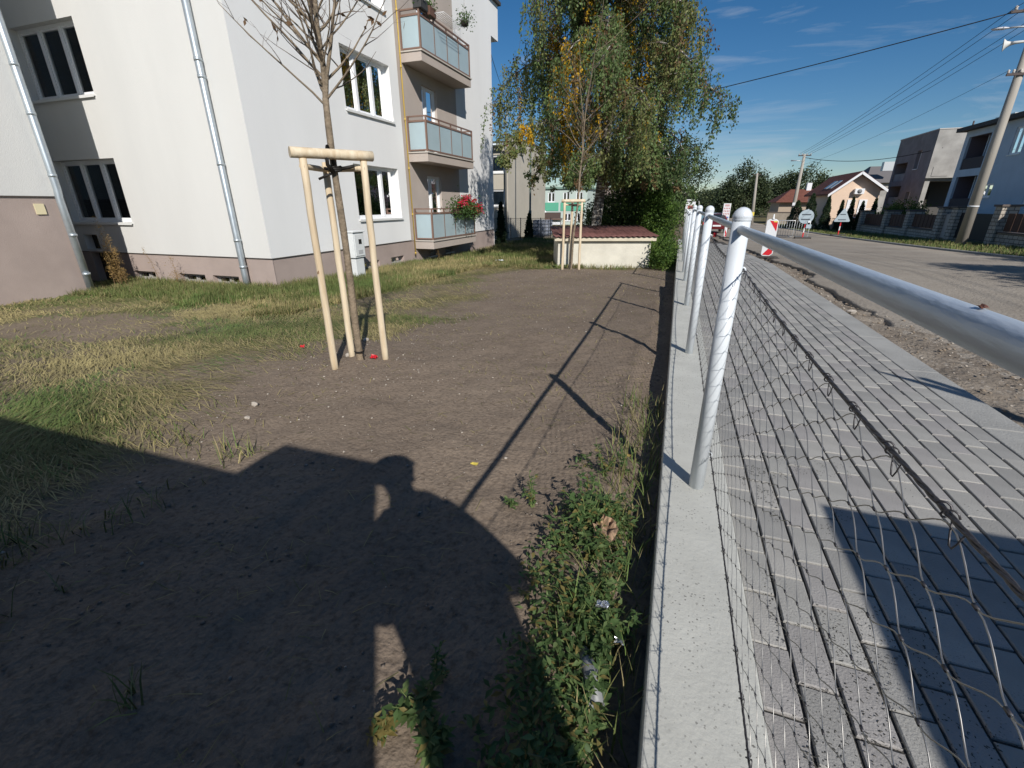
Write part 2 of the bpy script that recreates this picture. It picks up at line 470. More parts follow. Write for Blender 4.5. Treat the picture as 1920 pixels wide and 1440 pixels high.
# ---- pavement: grey 20 x 10 cm paving blocks in stretcher bond
PZ = .092
pavebed = mat('paving_joint', (.075, .07, .063), .95, .1, var=.4, vscale=60)
pm = []
for k, c in enumerate([(.318, .312, .292), (.275, .270, .256), (.345, .335, .312), (.298, .286, .275)]):
    m = mat('paving_block_%s' % 'abcd'[k], c, .85, .25, var=.10, vscale=4.5, bump=.25, bscale=160, detail=8)
    # dark grit swept over the nearest blocks
    speckle(m, (.12, .12, .115), 150, .26, .5, stretch=(1, 1, 1), seed=k, mask_scale=2.0, mask=(.45, .62))
    pm.append(m)
gritm = mat('grit', (.055, .055, .05), .9, .2)
pave = MB()
ysn = list(np.arange(-3, 11, .5)) + list(np.arange(11, 24, 1.))
for a, b in zip(ysn, ysn[1:]):
    z0, z1 = float(zr(a)) + PZ - .03 - .0085, float(zr(b)) + PZ - .03 - .0085
    pave.add([(.335, a, z0), (1.955, a, z0), (1.955, b, z1), (.335, b, z1)], [(0, 1, 2, 3)])
pavement = pave.build('pavement', pavebed); struct(pavement, 'new pavement of grey concrete blocks')
def block_mesh(k):
    rnd = random.Random(k); b = MB()
    l2, w2, c, h = .0958, .0456, .003, .05
    q = lambda: rnd.uniform(-.0008, .0008)
    top = [(-w2 + c + q(), -l2 + c + q()), (w2 - c + q(), -l2 + c + q()), (w2 - c + q(), l2 - c + q()), (-w2 + c + q(), l2 - c + q())]
    mid = [(-w2, -l2), (w2, -l2), (w2, l2), (-w2, l2)]
    v = [(x, y, -h) for x, y in mid] + [(x, y, -c) for x, y in mid] + [(x, y, 0) for x, y in top]
    f = [(0, 1, 5, 4), (1, 2, 6, 5), (2, 3, 7, 6), (3, 0, 4, 7), (4, 5, 9, 8), (5, 6, 10, 9), (6, 7, 11, 10), (7, 4, 8, 11), (8, 9, 10, 11)]
    return v, f
bmesh_data = []
for k in range(8):
    v, f = block_mesh(k); b = MB(); b.add(v, f)
    me = bpy.data.meshes.new('paving_block'); me.from_pydata(b.v, [], b.f); me.materials.append(pm[k % 4]); me.update()
    bmesh_data.append((me, v, f))
spots = []
for r in range(14):
    x = .385 + .1 * r
    for k in range(118):
        y = -2.6 + .2 * k + (.11 if r % 2 else .01)
        spots.append((x, y))
vis = []
right = Vector((math.cos(R(YAW)), math.sin(R(YAW)))); fwd = Vector((-math.sin(R(YAW)), math.cos(R(YAW))))
def in_view(x, y):
    p = Vector((x, y)); a, d = p.dot(right), p.dot(fwd)
    dz = CZ - PZ; zc = d * math.cos(R(PITCH)) + dz * math.sin(R(PITCH))
    if zc < .1: return None
    u = a / zc; v = (-d * math.sin(R(PITCH)) + dz * math.cos(R(PITCH))) / zc
    return zc if (-1.2 < u < 1.25 and v < 1.0) else None
for x, y in spots:
    z = in_view(x, y)
    if z: vis.append((z, x, y))
vis.sort(); nearset = {(x, y) for _, x, y in vis[:300]}
rest = MB(); rnd = random.Random(5)
for x, y in spots:
    z = float(zr(y)) + PZ - .03 + rnd.uniform(-.0026, .0026); k = rnd.randrange(8)
    if (x, y) in nearset:
        o = bpy.data.objects.new('paving_block', bmesh_data[k][0]); COL.objects.link(o)
        o.parent = pavement; o.location = (x, y, z); o.rotation_euler = (rnd.uniform(-.006, .006), rnd.uniform(-.006, .006), rnd.uniform(-.006, .006))
    else:
        rest.add([(p[0] + x, p[1] + y, p[2] + z) for p in bmesh_data[k][1]], bmesh_data[k][2], k % 4)
o = rest.build('paving_block', pm, pavement); o['kind'] = 'stuff'
e = MB(); yk = list(np.arange(-3, 11, 1.0)) + list(np.arange(11, 21, 1.0))
kerbm = mat('concrete_margin', (.32, .317, .30), .88, .25, var=.12, vscale=3, bump=.3, bscale=90)
for a, b in zip(yk, yk[1:]):
    kb = MB(); z0 = float(zr(a)) + PZ - .03; z1 = float(zr(b - .006)) + PZ - .03
    kb.hexa([(1.738, a, z0 - .15), (1.955, a, z0 - .15), (1.738, b - .006, z1 - .15), (1.955, b - .006, z1 - .15), (1.738, a, z0), (1.955, a, z0), (1.738, b - .006, z1), (1.955, b - .006, z1)])
    kb.build('margin_slab', kerbm, pavement, bevel=.006)
# loose grit on the nearest blocks
rg = np.random.default_rng(11); n = 5200
px = .40 + np.abs(rg.normal(0, .30, n)) * 1.0; py = rg.uniform(.25, 2.3, n)
keep = (px < 1.7) & (fbm(px * 4, py * 4, 44) + .25 * np.clip(1.6 - py, 0, 1) > .56); px, py = px[keep], py[keep]
P = np.stack([px, py, np.full(len(px), PZ + .001)], -1); ang = rg.uniform(0, 6.28, len(px)); ln = rg.uniform(.0025, .008, len(px)); wd = rg.uniform(.0012, .003, len(px))
d = np.stack([np.cos(ang), np.sin(ang), 0 * ang], -1); s = np.stack([-np.sin(ang), np.cos(ang), 0 * ang], -1); up = np.array([0, 0, 1.])
V = np.stack([P - d * ln[:, None] / 2 - s * wd[:, None] / 2, P + d * ln[:, None] / 2 - s * wd[:, None] / 2, P + d * ln[:, None] / 2 + s * wd[:, None] / 2, P - d * ln[:, None] / 2 + s * wd[:, None] / 2, P + up * .0018], 1)
b5 = (np.arange(len(px)) * 5)[:, None]
F = np.concatenate([b5 + np.array([[0, 1, 4]]), b5 + np.array([[1, 2, 4]]), b5 + np.array([[2, 3, 4]]), b5 + np.array([[3, 0, 4]])])
tag(np_obj('grit', V.reshape(-1, 3), F, gritm), 'dark grit and cut grass scattered over the nearest paving blocks', 'grit', kind='stuff')

# ---- concrete wall carrying the fence
wallm = mat('cast_concrete', (.48, .48, .44), .85, .25, var=.07, vscale=5, bump=.12, bscale=70, detail=8)
speckle(wallm, (.13, .125, .115), 88, .24, .85, mask_scale=4.5, mask=(.38, .62))
speckle(wallm, (.15, .145, .13), 34, .13, .85, seed=3, mask_scale=2.2, mask=(.48, .62))
WZ, STEP = .122, .132
cw = thing('concrete_wall', 'low pale concrete wall under the white fence, stepping down further away', 'wall', (.2, 4, 0))
m = MB(); m.box(.060, .334, -.62, 8.85, -.5, WZ); m.build('wall_block', wallm, cw, bevel=.006)
m = MB(); m.box(.060, .334, 8.856, 19.6, -.9, WZ - STEP); m.build('wall_block', wallm, cw, bevel=.006)

# ---- fence: white posts with ball caps, one rail and a steel rope net
whitep = mat('white_enamel', (.66, .70, .73), .33, .5, var=.03, vscale=9, bump=.05, bscale=120, coat=.25)
railm = mat('galvanised_rail', (.54, .60, .66), .36, .5, metal=.25, var=.10, vscale=14, bump=.10, bscale=200, stretch=(1, .15, 1))
ropem = mat('steel_rope', (.095, .09, .095), .45, .5, metal=.6, var=.3, vscale=300)
netm = mat('net_wire', (.42, .41, .39), .36, .5, metal=.9)
XP, Y1, SP = .205, 1.831, 2.0
def fence(name, label, ys, wz, detail_from):
    t = thing(name, label, 'fence', (XP, ys[0], wz))
    for y in ys:
        p = MB(); p.tube([(XP, y, wz), (XP, y, wz + 1.086)], .0300, 20); post = p.build('post', whitep, t)
        c = MB(); prof = [(.0305, 1.083), (.0318, 1.087), (.0305, 1.091)]
        for k in range(9):
            a = k / 8 * math.pi / 2
            prof.append((.0325 * math.cos(a) if k < 8 else .001, 1.094 + .0345 * math.sin(a)))
        c.lathe((XP, y, wz), prof, 20); c.build('ball_cap', whitep, post)
        # weld bead under the cap and collars of paint at the rail
        for zz in (.163, .918):
            eb = MB(); pts = [(XP + .028 + .012 * math.sin(a), y, wz + zz + .010 * math.cos(a)) for a in np.linspace(0, math.pi, 7)]
            eb.tube(pts, .0035, 6); eb.build('eyelet', whitep, post)
    for a, b in zip(ys, ys[1:]):
        r = MB(); n = 10; r.tube([(XP, a + .028 + (b - a - .056) * k / n, wz + 1.056) for k in range(n + 1)], .0140, 16)
        r.build('rail', railm, t)
        top = lambda s: wz + .918 - .024 * math.sin(math.pi * s)
        bot = lambda s: wz + .163 + .020 * math.sin(math.pi * s)
        XN = XP + .034
        seg = 60 if a < detail_from else 20
        for fn, rr, nm in ((top, .0025, 'top_cable'), (bot, .0022, 'bottom_cable')):
            c = MB(); pts = [(XN, a + (b - a) * k / seg, fn(k / seg)) for k in range(seg + 1)]
            if a < detail_from:      # laid rope: three strands twisted round each other
                for q in range(3):
                    n2 = seg * 5; c.tube([(XN + .55 * rr * math.cos(q * 2.094 + k * .62), a + (b - a) * k / n2, fn(k / n2) + .55 * rr * math.sin(q * 2.094 + k * .62)) for k in range(n2 + 1)], rr * .62, 5)
            else: c.tube(pts, rr, 5)
            c.build(nm, ropem, t)
        # diamond net
        w, h = .114, .0665; nxx = int(round((b - a) / (w / 2))); nzz = 22
        P = lambda i, j: (a + (b - a) * i / nxx, bot(i / nxx) + .006 + (top(i / nxx) - bot(i / nxx) - .012) * j / nzz)
        rad = .00072 if a < detail_from else .0013
        net = MB(); sub = 6 if a < 2 else 4 if a < 4 else 1; sides = 5 if a < detail_from else 3
        for i in range(nxx):
            for j in range(nzz + 1):
                if (i + j) % 2: continue
                for dj in (1, -1):
                    j2 = j + dj
                    if not 0 <= j2 <= nzz: continue
                    y0, z0 = P(i, j); y1, z1 = P(i + 1, j2); pts = []
                    for k in range(sub + 1):
                        s = k / sub; e_ = s * s * (3 - 2 * s); e2 = .05 * s + .95 * e_
                        pts.append((XN + .0018 * dj * math.sin(math.pi * s), y0 + (y1 - y0) * s, z0 + (z1 - z0) * e2))
                    net.tube(pts, rad, sides, caps=False)
        if a < 4:     # ferrules at the crossings and loops round the cables
            for i in range(nxx + 1):
                for j in range(1, nzz):
                    if (i + j) % 2 == 0:
                        y0, z0 = P(i, j); net.tube([(XN, y0 - .003, z0), (XN, y0 + .003, z0)], .0017, 5, mi=1)
            for i in range(0, nxx + 1):
                for fn, sg in ((top, 1), (bot, -1)):
                    if i % 2 == 0:
                        y0 = a + (b - a) * i / nxx; z0 = fn(i / nxx)
                        net.tube([(XN + .005 * math.cos(q), y0 + q * .002, z0 + .0055 * math.sin(q)) for q in np.linspace(0, 9, 14)], .0010, 4, mi=1)
                        net.tube([(XN, y0 - .020 + .020 * q, z0 - sg * .022 * math.sin(q * math.pi)) for q in np.linspace(0, 1, 6)], .0009, 4, mi=1)
        o = net.build('wire_net', [netm, ropem], t, smooth=True); o['kind'] = 'stuff'
    return t
f1 = fence('mesh_fence', 'nearest white post fence with ball caps, round rail and steel net on the upper wall', [Y1 + SP * k for k in (-1, 0, 1, 2, 3)], WZ, 2.5)
f2 = fence('mesh_fence', 'further, lower run of white post fence on the stepped down wall', [Y1 + SP * k for k in (4, 5, 6, 7, 8)], WZ - STEP, 0)
# rail end bends

# ================================================================== APARTMENT BUILDING
creamw = mat('cream_render', (.66, .655, .63), .92, .15, var=.025, vscale=1.1, bump=.22, bscale=150, stretch=(1, 1, .22))
greyw = mat('light_render', (.80, .80, .785), .92, .15, var=.022, vscale=1.1, bump=.22, bscale=150, stretch=(1, 1, .22))
taupe = mat('taupe_render', (.46, .40, .355), .92, .15, var=.04, vscale=1.3, bump=.2, bscale=150)
plinthm = mat('plinth_render', (.40, .325, .29), .92, .15, var=.07, vscale=1.6, bump=.35, bscale=140)
darkstrip = mat('plinth_profile', (.10, .085, .075), .6)
pvc = mat('white_pvc', (.80, .81, .82), .35, .4)
sillm = mat('white_sill', (.74, .74, .72), .4, .4)
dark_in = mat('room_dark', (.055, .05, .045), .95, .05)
curt = mat('net_curtain', (.66, .65, .62), .9, .1, var=.35, vscale=9, stretch=(9, 9, .3))
glass = glassmat('window_glass', (.86, .89, .90))
zinc = mat('zinc_pipe', (.46, .51, .54), .45, .5, metal=.7, var=.08, vscale=7)
brownm = mat('brown_metal', (.20, .125, .095), .5, .4)
frost = mat('frosted_glass', (.50, .62, .66), .22, .5, var=.03, vscale=3)
tt = frost.node_tree; trn = tt.nodes.new('ShaderNodeBsdfTranslucent'); trn.inputs['Color'].default_value = (.5, .62, .66, 1)
mxs = tt.nodes.new('ShaderNodeMixShader'); mxs.inputs['Fac'].default_value = .25
tt.links.new(tt.nodes['Principled BSDF'].outputs['BSDF'], mxs.inputs[1]); tt.links.new(trn.outputs['BSDF'], mxs.inputs[2])
tt.links.new(mxs.outputs['Shader'], tt.nodes['Material Output'].inputs['Surface'])

def window(W, parent, u0, u1, z0, z1, cuts=(1 / 3, 2 / 3), dn=.20, fw=.055, sill=True, name='window', cur=(0,), glz=None, fm=None, room=True, tilt=True):
    f = MB(); fm = fm or pvc
    W.box(f, u0, u1, z0, z0 + fw, -dn, -dn + .07); W.box(f, u0, u1, z1 - fw, z1, -dn, -dn + .07)
    W.box(f, u0, u0 + fw, z0 + fw, z1 - fw, -dn, -dn + .07); W.box(f, u1 - fw, u1, z0 + fw, z1 - fw, -dn, -dn + .07)
    ed = [u0 + fw] + [u0 + (u1 - u0) * c for c in cuts] + [u1 - fw]
    for c in ed[1:-1]: W.box(f, c - fw * .75, c + fw * .75, z0 + fw, z1 - fw, -dn, -dn + .075)
    win = f.build(name, fm, parent, bevel=.004)
    for k in range(len(ed) - 1):
        a = ed[k] + (fw * .75 if k else 0); b = ed[k + 1] - (fw * .75 if k < len(ed) - 2 else 0)
        s = MB(); q = .035
        for bb in ((a, b, z0 + fw, z0 + fw + q), (a, b, z1 - fw - q, z1 - fw), (a, a + q, z0 + fw + q, z1 - fw - q), (b - q, b, z0 + fw + q, z1 - fw - q)):
            W.box(s, *bb, -dn + .01, -dn + .055)
        s.build('sash', fm, win)
        p = MB(); W.box(p, a + q, b - q, z0 + fw + q, z1 - fw - q, -dn + .028, -dn + .034); p.build('pane', glz or glass, win)
        if k in cur:
            c = MB(); n = 26; pts = []
            for i in range(n + 1):
                uu = a + (b - a) * i / n; pts.append((uu, -dn - .12 + .018 * math.sin(i * 1.9)))
            for i in range(n):
                c.poly([W.p(pts[i][0], z0, pts[i][1]), W.p(pts[i + 1][0], z0, pts[i + 1][1]), W.p(pts[i + 1][0], z1, pts[i + 1][1]), W.p(pts[i][0], z1, pts[i][1])])
            c.build('curtain', curt, win, smooth=True)
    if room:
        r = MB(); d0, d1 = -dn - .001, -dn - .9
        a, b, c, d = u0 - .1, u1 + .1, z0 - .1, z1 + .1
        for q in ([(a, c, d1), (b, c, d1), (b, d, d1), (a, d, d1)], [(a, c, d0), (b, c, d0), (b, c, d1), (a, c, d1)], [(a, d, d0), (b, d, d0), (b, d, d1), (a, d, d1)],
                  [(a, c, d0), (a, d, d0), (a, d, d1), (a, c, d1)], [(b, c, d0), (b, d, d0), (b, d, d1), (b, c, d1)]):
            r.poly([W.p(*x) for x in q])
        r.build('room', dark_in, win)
    if sill:
        s = MB(); W.box(s, u0 - .02, u1 + .02, z0 - .028, z0 - .002, -dn + .02, .045); W.box(s, u0 - .02, u1 + .02, z0 - .05, z0 - .028, .036, .045); s.build('sill', sillm, win)
    return win

XC, YC = -7.358, 6.987
BT = 8.2
PT = .315
apt = thing('apartment_building', 'white rendered three storey apartment block with taupe plinth and glazed balconies', 'building', (XC, YC, -.3))
WL = Wall((XC, YC, 0), (-1, 0, 0), (0, -1, 0))     # end wall facing the camera, u grows to the left
WF = Wall((XC, YC, 0), (0, 1, 0), (1, 0, 0))       # long front parallel to the street
wl_wins = [(3.63, 5.57, z, z + 1.235) for z in (.945, 3.29, 5.635)]
wl_cell = [(.975, 1.69, -.265, -.075), (1.91, 2.66, -.265, -.075), (3.40, 4.10, -.265, -.075)]
wl_dark = [(4.92, 5.39, .36, .68), (4.50, 5.35, -.55, .285)]
m = MB(); WL.grid(m, 0, 7.2, PT, BT, wl_wins + wl_dark[:1], .20); m.build('wall', creamw, apt)
m = MB()
PN = -.018
WLp = Wall((XC, YC + .018, 0), (-1, 0, 0), (0, -1, 0)); WLp.grid(m, -.0, 7.2, -1.0, PT, wl_cell + wl_dark[1:], .18)
m.build('plinth', plinthm, apt)
m = MB(); WL.box(m, -.006, 4.45, PT - .012, PT - .001, -.03, .006); WL.box(m, 5.4, 7.2, PT - .012, PT - .001, -.03, .006); m.build('plinth_profile', darkstrip, apt)
YE = 18.86 - YC; T0, T1 = 5.16, 8.62
wf_wins = [(2.865, 4.765, z, z + 1.235) for z in (.945, 3.29, 5.635)]
wf_cell = [(2.85, 3.50, -.265, -.075), (4.05, 4.70, -.265, -.075), (6.15, 6.75, -.24, -.05), (7.3, 7.9, -.24, -.05)]
doors = [(6.37, 7.25, z, z + 1.80) for z in (.30, 2.645, 4.99)]
m = MB(); WF.grid(m, 0, T0, PT, BT, wf_wins, .20); m.build('wall', greyw, apt)
m = MB(); WF.grid(m, T0, T1, PT - .02, BT, doors, .16); m.build('wall', taupe, apt)
m = MB(); WF.grid(m, T1, YE, PT, BT, [], .2); m.build('wall', greyw, apt)
m = MB(); WFp = Wall((XC - .018, YC + .018, 0), (0, 1, 0), (1, 0, 0)); WFp.grid(m, 0, YE - .018, -1.2, PT - .02, wf_cell, .18); WFp.box(m, 0, T0 - .02, PT - .02, PT, -.1, 0); WFp.box(m, T1, YE - .018, PT - .02, PT, -.1, 0); m.build('plinth', plinthm, apt)
m = MB(); WF.box(m, 0, T0, PT - .012, PT - .001, -.03, .006); WF.box(m, T1, YE, PT - .012, PT - .001, -.03, .006); m.build('plinth_profile', darkstrip, apt)
# far end wall, attic ledge and roof
m = MB(); m.poly([(XC, 18.86, -1.2), (XC - 7.2, 18.86, -1.2), (XC - 7.2, 18.86, BT), (XC, 18.86, BT)]); m.build('wall', greyw, apt)
m = MB(); m.box(XC - 7.2, XC - .003, 18.863, 19.6, 7.08, BT); m.build('attic_ledge', greyw, apt)
m = MB(); m.box(XC - 7.3, XC + .10, YC - .10, 19.7, BT, BT + .10); m.build('roof', mat('roof_edge', (.07, .06, .055), .6), apt)
m = MB(); m.poly([(XC - 7.2, YC, -1.2), (XC - 7.2, 18.86, -1.2), (XC - 7.2, 18.86, BT), (XC - 7.2, YC, BT)]); m.build('wall', greyw, apt)
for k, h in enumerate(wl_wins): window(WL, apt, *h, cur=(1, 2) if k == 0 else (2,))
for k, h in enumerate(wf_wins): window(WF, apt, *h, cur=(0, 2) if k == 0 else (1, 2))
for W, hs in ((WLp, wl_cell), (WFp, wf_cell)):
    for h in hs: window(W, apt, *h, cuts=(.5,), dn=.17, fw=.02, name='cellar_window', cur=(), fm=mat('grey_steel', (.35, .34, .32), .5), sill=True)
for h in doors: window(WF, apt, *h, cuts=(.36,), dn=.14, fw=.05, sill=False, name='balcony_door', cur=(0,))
m = MB(); WL.box(m, 4.92, 5.39, .36, .68, -.19, -.17); m.build('vent_cover', mat('black_vent', (.03, .03, .03), .7), apt)
m = MB(); WLp.box(m, 4.50, 5.35, -.55, .285, -.17, -.15); m.build('cellar_hatch', mat('dark_door', (.035, .03, .028), .7), apt)
# balconies
def balcony(zs, dy=0):
    u0, u1, d = 5.40, 8.52, .60
    s = MB(); WF.box(s, u0, u1, zs - .25, zs - .035, -.05, d); sl = s.build('balcony', taupe, apt, bevel=.006)
    s = MB(); WF.box(s, u0 - .025, u1 + .025, zs - .033, zs, .002, d + .03); s.build('floor_slab', mat('balcony_edge', (.50, .46, .41), .8), sl)
    pz0, pz1, tz = zs + .06, zs + .72, zs + .88
    def bar(*a):
        q = MB(); WF.box(q, *a); return q
    for uu in (u0 + .02, u0 + .02 + (u1 - u0 - .08) * 1.0):
        bar(uu, uu + .045, zs, tz, d - .05, d - .005).build('rail_post', brownm, sl); bar(uu, uu + .045, zs, tz, .0, .045).build('rail_post', brownm, sl)
    pw = (u1 - u0 - .13) / 4
    for k in range(1, 4):
        uu = u0 + .065 + pw * k; bar(uu - .013, uu + .013, zs + .03, pz1 + .02, d - .045, d - .012).build('mullion', brownm, sl)
        bar(uu - .016, uu + .016, pz1 + .052, tz - .036, d - .045, d - .012).build('mullion', brownm, sl)
    for z0, z1 in ((zs + .025, zs + .06), (pz1 + .002, pz1 + .05), (tz - .034, tz)):
        bar(u0 + .066, u1 - .036, z0, z1, d - .046, d - .009).build('rail', brownm, sl)
        for uu in (u0 + .022, u1 - .058): bar(uu, uu + .04, z0, z1, .047, d - .052).build('rail', brownm, sl)
    for k in range(4):
        a = u0 + .066 + pw * k + .014; b = u0 + .064 + pw * (k + 1) - .014
        bar(a, b, pz0, pz1, d - .032, d - .024).build('glass_panel', frost, sl)
    for uu in (u0 + .038, u1 - .042): bar(uu, uu + .008, pz0, pz1, .05, d - .055).build('glass_panel', frost, sl)
    return sl
for zs in (.30, 2.645, 4.99): balcony(zs)
# side balconies of the far end, seen past the corner
for zs in (.9, 3.25, 5.6):
    s = MB(); s.box(XC - 2.6, XC - .25, 18.88, 19.55, zs - .2, zs); sl = s.build('balcony', taupe, apt)
    s = MB(); s.box(XC - 2.58, XC - .27, 19.50, 19.53, zs + .06, zs + .85); s.box(XC - .30, XC - .27, 18.9, 19.50, zs + .06, zs + .85); s.build('glass_panel', frost, sl)
    s = MB(); s.box(XC - 2.6, XC - .25, 19.48, 19.55, zs + .85, zs + .90); s.build('rail', brownm, sl)
# downpipe on the end wall
p = MB(); xp = XC - .66; yp = YC - .10
p.tube([(xp, yp, -.42), (xp, yp, .0), (xp, yp, BT)], .058, 14); dp = p.build('downpipe', zinc, apt)
for zz in (.12, .62, 1.95, 3.3, 3.55, 4.9, 6.2):
    q = MB(); q.tube([(xp, yp, zz), (xp, yp, zz + .05)], .064, 14); q.box(xp - .008, xp + .008, yp, YC - .001, zz + .01, zz + .04); q.build('pipe_clip', zinc, dp)
# yellow gas pipe
gm = mat('yellow_paint', (.62, .43, .09), .5, .4)
p = MB(); p.tube([(XC + .05, YC + 5.27, -.12), (XC + .05, YC + 5.27, 6.4), (XC + .03, YC + 5.27, 6.9), (XC + .02, YC + 5.27, 8.15)], .017, 8); gp = p.build('gas_pipe', gm, apt)
for zz in (-.08, 1.0, 2.2, 3.4, 4.6, 5.8):
    q = MB(); q.tube([(XC + .05, YC + 5.27, zz), (XC + .05, YC + 5.27, zz + .04)], .026, 8); q.build('pipe_clip', gm, gp)

# neighbouring wing on the left
wing = thing('apartment_wing', 'cream wing of the apartment block with tall taupe plinth at the left edge', 'building', (-10.61, 4.5, -.2))
WX = -10.61; WW = Wall((WX, -1.0, 0), (0, 1, 0), (1, 0, 0)); WE = 6.715
m = MB(); WW.grid(m, 0, WE, 1.44, BT, [], .2); m.poly([(WX, -1 + WE, 1.44), (WX - 6, -1 + WE, 1.44), (WX - 6, -1 + WE, BT), (WX, -1 + WE, BT)]); m.poly([(WX, -1, 1.44), (WX - 6, -1, 1.44), (WX - 6, -1, BT), (WX, -1, BT)]); m.build('wall', creamw, wing)
m = MB(); m.box(WX - 6, WX - .016, -.984, -1.016 + WE, -.9, 1.44); m.build('plinth', plinthm, wing)
m = MB(); WW.box(m, 0, WE, 1.425, 1.438, -.03, .008); m.build('plinth_profile', darkstrip, wing)
m = MB(); m.box(WX - 6, WX + .1, -1.1, WE - .95, BT + .001, BT + .1); m.build('roof', MATS['roof_edge'], wing)
p = MB(); p.tube([(WX + .09, 5.61, BT), (WX + .09, 5.61, 1.55), (WX + .08, 5.60, 1.40), (WX + .07, 5.61, -.40)], .058, 14); dp = p.build('downpipe', zinc, wing)
for zz in (.05, .75, 1.75, 2.7, 3.4, 4.6):
    q = MB(); q.tube([(WX + .09, 5.61, zz), (WX + .09, 5.61, zz + .05)], .064, 14); q.build('pipe_clip', zinc, dp)
m = MB(); WW.box(m, 6.24, 6.38, 1.14, 1.315, -.014, .006); m.build('notice_plate', mat('cream_plate', (.70, .62, .40), .6), wing)

# ================================================================== GARDEN THINGS
leafg = leafmat('geranium_leaf', (.07, .13, .035)); petal = leafmat('geranium_petal', (.62, .03, .06), .3, .2); petal2 = leafmat('pink_petal', (.65, .12, .2), .3, .2)
def flower_box():
    bx, by, bz = XC + .66, YC + 7.35, 1.15
    t = thing('flower_box', 'flower box of red geraniums hanging on the lowest balcony rail', 'flower box', (bx, by, bz - .15))
    m = MB(); m.box(bx - .08, bx + .08, by - .55, by + .55, bz - .14, bz + .02); m.build('box', mat('brown_planter', (.10, .06, .045), .6), t)
    r = np.random.default_rng(3); n = 2600
    c = np.stack([r.normal(0, .17, n) + .08, np.clip(r.normal(.1, .42, n), -.75, .95), r.normal(0, .15, n)], -1)
    c[:, 2] -= .10 * np.abs(c[:, 1]) + .1 * np.maximum(0, c[:, 1] - .2)
    P = c + np.array([bx, by, bz + .07])
    V, F = leaves(P, .055, r, .3, .9); np_obj('leaves', V, F, leafg, parent=t)
    k = 1700; d = r.normal(size=(k, 3)); d /= np.linalg.norm(d, axis=1)[:, None]; d[:, 2] = np.abs(d[:, 2]) * .8 - .15
    heads = r.uniform(0, 1, (46, 3)); hp = np.stack([.05 + heads[:, 0] * .32, -.65 + 1.55 * heads[:, 1] ** .7, .02 + .26 * heads[:, 2] - .40 * heads[:, 1] ** 2], -1)
    pp = hp[r.integers(0, 46, k)] + r.normal(0, .035, (k, 3)) + np.array([bx, by, bz + .08])
    V, F = leaves(pp, .045, r, 0, 1.0); np_obj('flowers', V, F, [petal, petal2], mi=(r.uniform(size=k) < .3).astype(int), parent=t)
flower_box()
def hanging_pot():
    p = Vector((XC + .50, YC + 8.42, 6.45))
    t = thing('hanging_flowerpot', 'small dark flowerpot with trailing plant above the top balcony', 'flowerpot', p)
    m = MB(); m.lathe(p, [(.05, -.14), (.11, -.1), (.13, 0), (.12, .01)], 14); m.build('pot', mat('dark_pot', (.05, .045, .04), .6), t)
    m = MB()
    for a in (0, 2.1, 4.2): m.tube([p + Vector((.12 * math.cos(a), .12 * math.sin(a), 0)), p + Vector((0, 0, .45))], .004, 4)
    m.tube([p + Vector((0, 0, .45)), p + Vector((0, .1, .9))], .004, 4)
    m.build('hanger', MATS['grey_steel'], t)
    r = np.random.default_rng(9); c = r.normal(0, .12, (380, 3)) + np.array(p) + np.array([0, 0, .06]); V, F = leaves(c, .06, r, .4, .6); np_obj('leaves', V, F, leafg, parent=t)
hanging_pot()
# airer and boxes on the top balcony
t = thing('drying_rack', 'white wire drying rack hung outside the top balcony rail', 'drying rack', (XC + .75, YC + 6.9, 5.95)); m = MB()
y0, y1, x0, x1, zz = YC + 6.1, YC + 7.3, XC + .62, XC + .95, 5.93
for y in (y0, y1): m.tube([(x0, y, zz), (x1, y, zz)], .008, 5)
for k in range(6): x = x0 + (x1 - x0) * k / 5; m.tube([(x, y0, zz), (x, y1, zz)], .006, 5)
m.build('wires', pvc, t)
for (yy, zz, s, c, nm, lb) in ((YC + 5.55, 5.98, .16, (.05, .05, .05), 'planter', 'black planter pot on the corner of the top balcony rail'), (YC + 6.0, 5.96, .15, (.13, .07, .05), 'planter', 'brown planter box on the top balcony rail beside the drying rack')):
    m = MB(); m.prism([(XC + .45, yy - s), (XC + .68, yy - s), (XC + .68, yy + s * 1.3), (XC + .45, yy + s * 1.3)], zz - .13, zz + .07); o = m.build(nm, mat('planter_%d' % (c[0] * 100), c, .6), bevel=.01)
    tag(o, lb, 'planter')
    r = np.random.default_rng(int(yy * 10)); P = r.normal(0, .08, (240, 3)) + np.array([XC + .56, yy, zz + .12]); V, F = leaves(P, .07, r, .1, .5); np_obj('leaves', V, F, leafg, parent=o)
# electricity cabinet
cabm = mat('cabinet_white', (.70, .72, .71), .45, .4, var=.04, vscale=5)
t = thing('meter_cabinet', 'white electricity meter cabinet on a pedestal by the plinth', 'cabinet', (-6.86, 8.83, -.35))
def cbox(x0, x1, y0, y1, z0, z1, nm, mm=cabm, par=t, bv=.008):
    q = MB(); q.box(x0, x1, y0, y1, z0, z1); return q.build(nm, mm, par, bevel=bv)
cbox(-7.02, -6.78, 8.76, 9.06, -.6, .16, 'pedestal'); b = cbox(-7.05, -6.75, 8.72, 9.10, .165, .70, 'cabinet_box')
cbox(-7.07, -6.72, 8.70, 9.12, .705, .735, 'lid', par=b); cbox(-6.749, -6.735, 8.75, 9.07, .20, .67, 'door', par=b)
cbox(-6.734, -6.728, 8.88, 8.98, .46, .56, 'meter_window', mat('black_glass', (.02, .02, .02), .2), b, 0); cbox(-6.734, -6.730, 8.84, 9.0, .25, .33, 'label_plate', mat('grey_plate', (.45, .46, .46), .5), b, 0)

